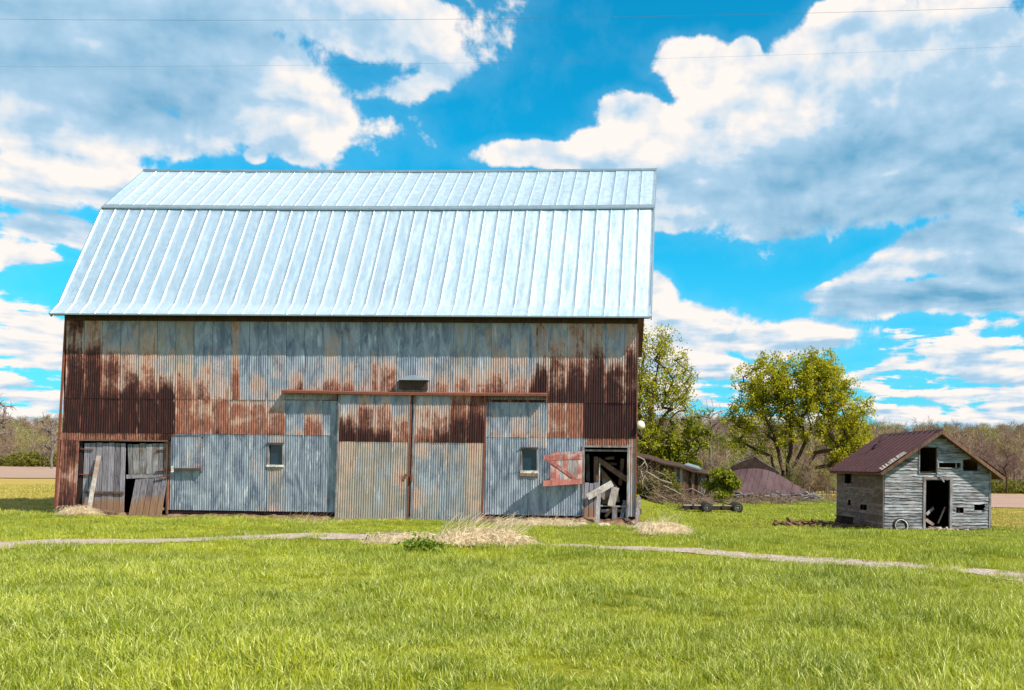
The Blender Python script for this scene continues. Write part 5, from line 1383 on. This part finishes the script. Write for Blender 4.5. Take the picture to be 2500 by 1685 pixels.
m_ = MB(); m_.beam((WX(1668),0,hz-.12),(WX(1646),0,.12),.05,.05); m_.build('drawbar', M['dark_wood'], wg)
m_ = MB(); m_.beam((WX(1743),.3,hz+.32),(WX(1790),-.3,hz+.06),.09,.05); m_.build('loose_pole', M['dark_wood'], wg)

# ------------------------------------------------------------------ overhead wires
M['wire'] = material('black_cable', lambda t: pbsdf(t, (0.10,0.13,0.18), .6))
for (ya, yb, r_, lab) in ((52, 24, .002, 'upper thin overhead cable crossing the clouds at the top of the view'), (168, 120, .0011, 'lower faint overhead cable crossing the sky above the barn roof')):
    m_ = MB(); q = []
    for k in range(13):
        px = -900+k*350; py = ya+(yb-ya)*(px/2500); q.append(P(px, py, 14.0)-np.array([0,0,0])+np.array([0,0,.25*((k-6)/6)**2-.05]))
    m_.tube(q, r_, 5); tag(m_.build('overhead_cable', M['wire'], None, True), lab, 'cable', 'overhead cables')

# ------------------------------------------------------------------ grass
def _grass(t):
    p = t.pos(); r = t.rnd(); h = t.attr('hgt')['Fac']
    n = t.noise(p, .45, 4, .6); n3 = t.noise(p, 2.2, 3, .6)
    col = t.mix(t.sm(n, .35, .68), (0.21,0.265,0.004), (0.43,0.46,0.014))
    col = t.mix(t.m('MULTIPLY', t.sm(n3, .5, .75), .55), col, (0.55,0.54,0.07))
    col = t.mix(t.m('MULTIPLY', r, .4), col, (0.15,0.20,0.006))
    x, y, z = t.sep(p); e2 = t.m('MULTIPLY', t.m('SUBTRACT', n, .5), 5.0)
    fld = t.m('MAXIMUM', t.m('MULTIPLY', t.m('SUBTRACT', 1.0, t.sm(t.m('ADD', x, e2), -21., -17.)), t.sm(t.m('ADD', y, e2), 28., 33.)), t.m('MULTIPLY', t.sm(t.m('ADD', x, e2), 14., 16.), t.sm(t.m('ADD', y, e2), 34., 38.)))
    col = t.mix(t.m('MULTIPLY', fld, .85), col, t.mix(n3, (0.30,0.25,0.03), (0.50,0.38,0.09)))
    n5 = t.noise(p, .9, 5, .65)
    col = t.mix(t.m('MULTIPLY', t.sm(n5, .56, .70), .45), col, (0.10,0.17,0.006))
    col = t.mix(t.m('MULTIPLY', t.sm(t.noise(t.v('ADD', p, (31,7,0)), .7, 5, .65), .60, .74), .5), col, (0.52,0.44,0.16))
    tip = t.m('MULTIPLY', t.attr('dry')['Fac'], 1.0)
    col = t.mix(tip, col, (0.95,0.92,0.42))
    return leafy(t, col, .28, .45, .3)
M['grass'] = material('lawn_grass_blades', _grass)
def _straw(t):
    p = t.pos(); n = t.noise(p, 9.0, 3, .6)
    return leafy(t, t.mix(t.sm(n, .3, .7), (0.52,0.36,0.21), (0.98,0.84,0.60)), .25, .6, .3)
M['straw'] = material('dry_straw', _straw)
def blades(rng, n, radius, h0, h1, w0, lean=.35, dryp=.12, segs=3, bias=(0.0,0.0)):
    VV, FF, dry = [], [], []
    for i in range(n):
        a = rng.uniform(0,2*pi); r = radius*sqrt(rng.random()); x, y = r*cos(a), r*sin(a); h = rng.uniform(h0,h1); fa = rng.uniform(0,2*pi)
        ld = rng.uniform(0,2*pi); ll = rng.uniform(.1,1.0)*lean*h; lx_, ly_ = cos(ld)*ll+bias[0]*h, sin(ld)*ll+bias[1]*h; w = w0*rng.uniform(.7,1.3)
        dd = rng.uniform(.35,.9) if rng.random() < dryp else rng.uniform(0,.12)
        o = len(VV)
        for s_ in range(segs+1):
            f = s_/segs; ww = w*(1-f**1.5)*.5+.0004; cx_, cy_, cz_ = x+lx_*f*f, y+ly_*f*f, h*(f-.28*f*f*(abs(lx_)+abs(ly_))/h)
            VV += [(cx_-cos(fa)*ww, cy_-sin(fa)*ww, cz_), (cx_+cos(fa)*ww, cy_+sin(fa)*ww, cz_)]; dry += [dd*(.4+.6*f)]*2
        for s_ in range(segs): FF.append((o+2*s_, o+2*s_+1, o+2*s_+3, o+2*s_+2))
    return VV, FF, dry
def clump_col(name, specs, mat, seed):
    col = bpy.data.collections.new(name); rg = np.random.default_rng(seed)
    for v, sp in enumerate(specs):
        VV, FF, dry = blades(rg, *sp[0], **sp[1]); me = npmesh(name, VV, FF, mat, False)
        a = me.attributes.new('dry', 'FLOAT', 'POINT'); a.data.foreach_set('value', dry)
        col.objects.link(bpy.data.objects.new('%s_%02d' % (name, v), me))
    return col
gcol = clump_col('grass_clump', [((60,.19,.06,.16,.009),{'lean':.8,'dryp':.2}), ((60,.19,.06,.17,.009),{'lean':1.0,'bias':(.35,0),'dryp':.2}), ((50,.18,.08,.20,.010),{'lean':.8,'bias':(-.25,.1),'dryp':.25}), ((66,.20,.05,.13,.008),{'lean':1.2,'dryp':.3}),
     ((60,.28,.05,.13,.011),{'lean':.7,'segs':2}), ((60,.28,.05,.12,.011),{'lean':.9,'segs':2,'bias':(.2,0)}), ((55,.28,.06,.15,.012),{'lean':.6,'segs':2}),
     ((46,.5,.06,.15,.024),{'lean':.8,'segs':2}), ((46,.5,.05,.13,.024),{'lean':.8,'segs':2})], M['grass'], 12)
rng = np.random.default_rng(99)
def scatter(y0, y1, dens):
    hw = lambda y: (-.80*y-.5, .52*y+.5); area = (hw(y1)[1]-hw(y1)[0]+hw(y0)[1]-hw(y0)[0])/2*(y1-y0); n = int(area*dens)
    y = np.sqrt(rng.uniform(y0*y0, y1*y1, n)); x = rng.uniform(-.80*y-.5, .52*y+.5); return x, y
def on_path(x, y, p, m=.46):
    cx_, cy_, ww = p; o = np.zeros(len(x), bool)
    for i in range(0, len(cx_), 1):
        near = (np.abs(x-cx_[i]) < .5) & (np.abs(y-cy_[i]) < ww[i]*m)
        o |= near
    return o
def seg_dist_mask(x, y, p):     # distance across the path, in half widths
    cx_, cy_, ww = p; idx = np.argmin(np.abs(x[:,None]-cx_[None,:]), 1); inr = (x > cx_.min())&(x < cx_.max()); return np.where(inr, np.abs(y-cy_[idx])/(ww[idx]/2), 9)
gp, gi_, gs = [], [], []
for (y0, y1, dn, ids, sc0) in ((5.6,11,42,(0,1,2,3),1.0), (11,17,30,(0,1,2,3),1.08), (17,30,13,(4,5,6),1.1), (30,62,3.6,(7,8),1.15), (62,76,2.2,(7,8),1.3)):
    x, y = scatter(y0, y1, dn)
    dm = np.minimum(seg_dist_mask(x, y, pL), seg_dist_mask(x, y, pR)); jit = rng.normal(0,.16,len(x))
    ok = dm+jit*2.0+.25*np.sin(x*1.7)*np.sin(x*.6+2) > .80
    lx_ = (x-BO[0])*BF.e[0]+(y-BO[1])*BF.e[1]; ly_ = (x-BO[0])*BF.n[0]+(y-BO[1])*BF.n[1]
    barnm = (lx_ > -.25)&(lx_ < BL+.1)&(ly_ > -.30); dirtm = (lx_ > 13.9)&(lx_ < BL+.5)&(ly_ < .3)&(ly_ > -.75+rng.normal(0,.13,len(x)))
    s1 = (x-sh_o[0])*SFm.e[0]+(y-sh_o[1])*SFm.e[1]; s2 = (x-sh_o[0])*SFm.n[0]+(y-sh_o[1])*SFm.n[1]; shm = (s1 > -.1)&(s1 < SWD+.05)&(s2 > -.1)&(s2 < SDP+.1)
    ok &= ~barnm & ~dirtm & ~shm & ~((x < -2)&(x/y > -.655)&(y > 30.2)) & ~((x/y < -.64)&(y > 62)) & ~((x > 22)&(y > 62))
    ok &= ~((x < .5)&(ly_ > -.3)&(lx_ > -.3)&(x > -19.8)&(lx_ < BL+.2))
    x, y = x[ok], y[ok]; z = np.array([float(Gz(a, b)) for a, b in zip(x, y)])
    nn = len(x); patch = .88+.30*np.sin(x*.9+1.3*np.sin(y*.7))*np.cos(y*.8+x*.25)+.16*np.sin(x*2.3+y*1.1)*np.sin(y*2.9-x*.7); edge = np.where(np.minimum(seg_dist_mask(x,y,pL),seg_dist_mask(x,y,pR)) < 2.6, .80, 1.0)
    backband = np.where((y > 22.5)&(y < 62), .82, 1.0)
    gp.append(np.stack([x,y,z],1)); gi_.append(rng.choice(ids, nn)); gs.append(sc0*patch*edge*backband*rng.uniform(.8,1.25,nn))
gp = np.concatenate(gp); gi_ = np.concatenate(gi_); gs = np.concatenate(gs); n = len(gp); print('grass clumps', n)
instancer('lawn_grass', gp, np.stack([rng.normal(0,.07,n),rng.normal(0,.07,n),rng.uniform(0,6.28,n)],1), np.stack([np.clip(gs,.8,1.3),np.clip(gs,.8,1.3),gs*rng.uniform(.8,1.25,n)],1), gi_, gcol, 'bright green mown grass of the yard')

def straw_patch(name, cpx, n, rx, ry, h, label, seed, upright=0, uh=(.5,1.0), lean=(.5,0), w=.012):
    rg = np.random.default_rng(seed); c0 = PG(*cpx); c0[2] = float(Gz(c0[0],c0[1])); VV, FF = [], []
    def ribbon(pts, w_):
        o = len(VV); sd = rg.normal(0,1,2); sd /= np.linalg.norm(sd)
        for i, p in enumerate(pts):
            ww = w_*(1-.75*i/(len(pts)-1)); VV.append((p[0]-sd[0]*ww, p[1]-sd[1]*ww*.4, p[2]-ww*.4)); VV.append((p[0]+sd[0]*ww, p[1]+sd[1]*ww*.4, p[2]+ww*.4))
        for i in range(len(pts)-1): FF.append((o+2*i, o+2*i+1, o+2*i+3, o+2*i+2))
    for _ in range(n):
        r = rg.random()**.6; a = rg.uniform(0,2*pi); x, y = rx*r*cos(a), ry*r*sin(a); L_ = rg.uniform(.25,.6); an = rg.normal(.15,.7) if rg.random() < .8 else rg.uniform(0,6)
        z0 = h*(1-r*r)*rg.random(); lift = rg.uniform(.02,.30)
        ribbon([(x+cos(an)*L_*f, y+sin(an)*L_*f*.6, z0+.02+lift*sin(pi*min(1,f*1.05))*.8) for f in (0,.33,.66,1)], w*.45)
    for _ in range(upright):
        x, y = rg.uniform(-rx,rx)*.85, rg.normal(0,ry*.4); H = rg.uniform(*uh); lx_ = rg.normal(lean[0],.25)*H; ly_ = rg.normal(lean[1],.15)*H
        ribbon([(x+lx_*f*f, y+ly_*f*f, H*(f-.18*f*f)) for f in (0,.25,.5,.75,1)], w*.5)
    o = obj(name, npmesh(name, VV, FF, M['straw'], False), None, c0); tag(o, label, 'dry grass', kind='stuff'); return o
straw_patch('dry_grass', (1165,1334), 2000, 1.05, .5, .20, 'flattened pale straw with long bent stalks on the path in front of the barn doors', 1, 300, (.3,.95), (.6,.0), .022)
straw_patch('dry_grass', (985,1330), 900, 1.0, .45, .14, 'straw litter over the path left of the tall bent stalks', 2, 14, (.2,.5))
straw_patch('dry_grass', (1612,1306), 1500, .62, .55, .14, 'pale straw tuft beside the right corner of the barn', 3, 90, (.3,.8), (.3,0), .014)
straw_patch('dry_grass', (1585,1290), 500, .6, .5, .08, 'thin dry grass behind the leaning corner post', 31, 14, (.3,.8), (.2,0))
straw_patch('dry_grass', (182,1262), 900, .55, .25, .18, 'tangled dry grass at the left foot of the barn', 4, 20, (.2,.45))
straw_patch('dry_grass', (1310,1288), 700, 1.3, .25, .05, 'sparse dry grass under the right window of the barn', 5, 60, (.2,.6), (.4,0))
straw_patch('dry_grass', (970,1262), 150, .35, .12, .10, 'dry weeds at the meeting edge of the sliding doors', 6, 60, (.25,.6), (.2,0))
straw_patch('dry_grass', (640,1256), 150, 3.3, .12, .03, 'thin dry stalks along the foot of the left wall', 7, 90, (.15,.5), (-.1,0))
straw_patch('dry_grass', (760,1278), 60, 1.2, .5, .03, 'wispy dry stalks in the grass left of the sliding doors', 8, 26, (.4,.8), (.5,0), .008)
# green weed on the near side of the straw
leafw = PG(1032,1352); leafw[2] = float(Gz(leafw[0],leafw[1])); rgw = np.random.default_rng(8)
wr = empty('weed_plant', leafw, label='dark green leafy weed at the near edge of the straw on the path', cat='weed')
Cw = rgw.normal(0,1,(420,3))*np.array([.20,.12,.09])+np.array([0,0,.16]); Cw[:,2] = np.abs(Cw[:,2])
M['weed_leaf'] = leafmat('weed_leaf', (0.08,0.14,0.008), (0.20,0.28,0.02), rnd=False)
obj('foliage', quads_mesh(Cw, .06, rgw, 'foliage', M['weed_leaf'], 1.6), wr)
m_ = MB()
for k in range(8): m_.tube([(0,0,0),(.12*cos(k*.8),.08*sin(k*.8),.25)], [.006,.003], 3)
m_.build('stem', M['weed_leaf'], wr)
# black debris on the path
c0 = PG(918,1322); c0[2] = float(Gz(c0[0],c0[1]))+.03; m_ = MB(); rd = random.Random(2)
m_.tube([(-.15,0,.03),(.0,.02,.12),(.25,.1,.13),(.5,.15,.16),(.62,.2,.12)], [.03,.06,.06,.05,.02], 6); m_.box(-.22,-.02,-.08,.06,-.02,.12); m_.box(.02,.14,-.06,.06,-.02,.08)
tag(m_.build('black_debris', M['black_rubber'], None, loc=c0), 'torn black rubber scrap lying at the left end of the straw on the path', 'debris')
# sunken hole edged with broken boards by the barn's right corner
hb = place_on(1595,1293,26.2); m_ = MB(); rd = random.Random(12)
for k in range(12):
    a = rd.uniform(-.6,.6); d = Vector((rd.uniform(.2,.5), rd.uniform(-.15,.15), rd.uniform(-.12,.15))); c1 = Vector((a*.7, rd.uniform(-.2,.2), .06)); m_.beam(c1-d*.5, c1+d*.5, .08, .025)
tag(m_.build('broken_boards', M['pale_wood'], None, loc=hb), 'small splintered boards in the dry grass at the right corner of the barn', 'boards', kind='stuff')
m_ = MB(); m_.lathe([(.02,.012),(.25,.012),(.36,.02),(.42,.0)], (0,0,0), 'z', 16); h0 = m_.build('dark_hollow', M['dirt'], None, True, loc=hb+np.array([.05,.1,.01])); h0['kind'] = 'structure'; h0.scale = (1.1,.8,1)
# dandelions dotted in the lawn
M['yellow'] = material('yellow_petal', lambda t: leafy(t, (0.80,0.62,0.03), .2))
dn = MB(); dn.lathe([(.0,.012),(.012,.010),(.017,.002),(.0,-.004)], (0,0,.09), 'z', 8); dn.tube([(0,0,-.02),(0,0,.09)], .002, 3)
dme = dn.mesh('dandelion', M['yellow']); rd = random.Random(6)
dc = bpy.data.collections.new('dandelion_source'); dc.objects.link(bpy.data.objects.new('dandelion_flower', dme))
pts = []
for _ in range(100):
    px, py = rd.uniform(0,2500), rd.choice([rd.uniform(1268,1310), rd.uniform(1310,1420)])
    q = PG(px, py)
    if q[1] < 30 and not (px > 1560 and q[1] > 27): pts.append((q[0], q[1], float(Gz(q[0],q[1]))+.03))
n = len(pts); instancer('dandelions', pts, np.zeros((n,3)), np.full((n,3), .85), np.zeros(n), dc, 'scattered tiny yellow dandelion flowers in the grass')
print('objects', len(bpy.data.objects))
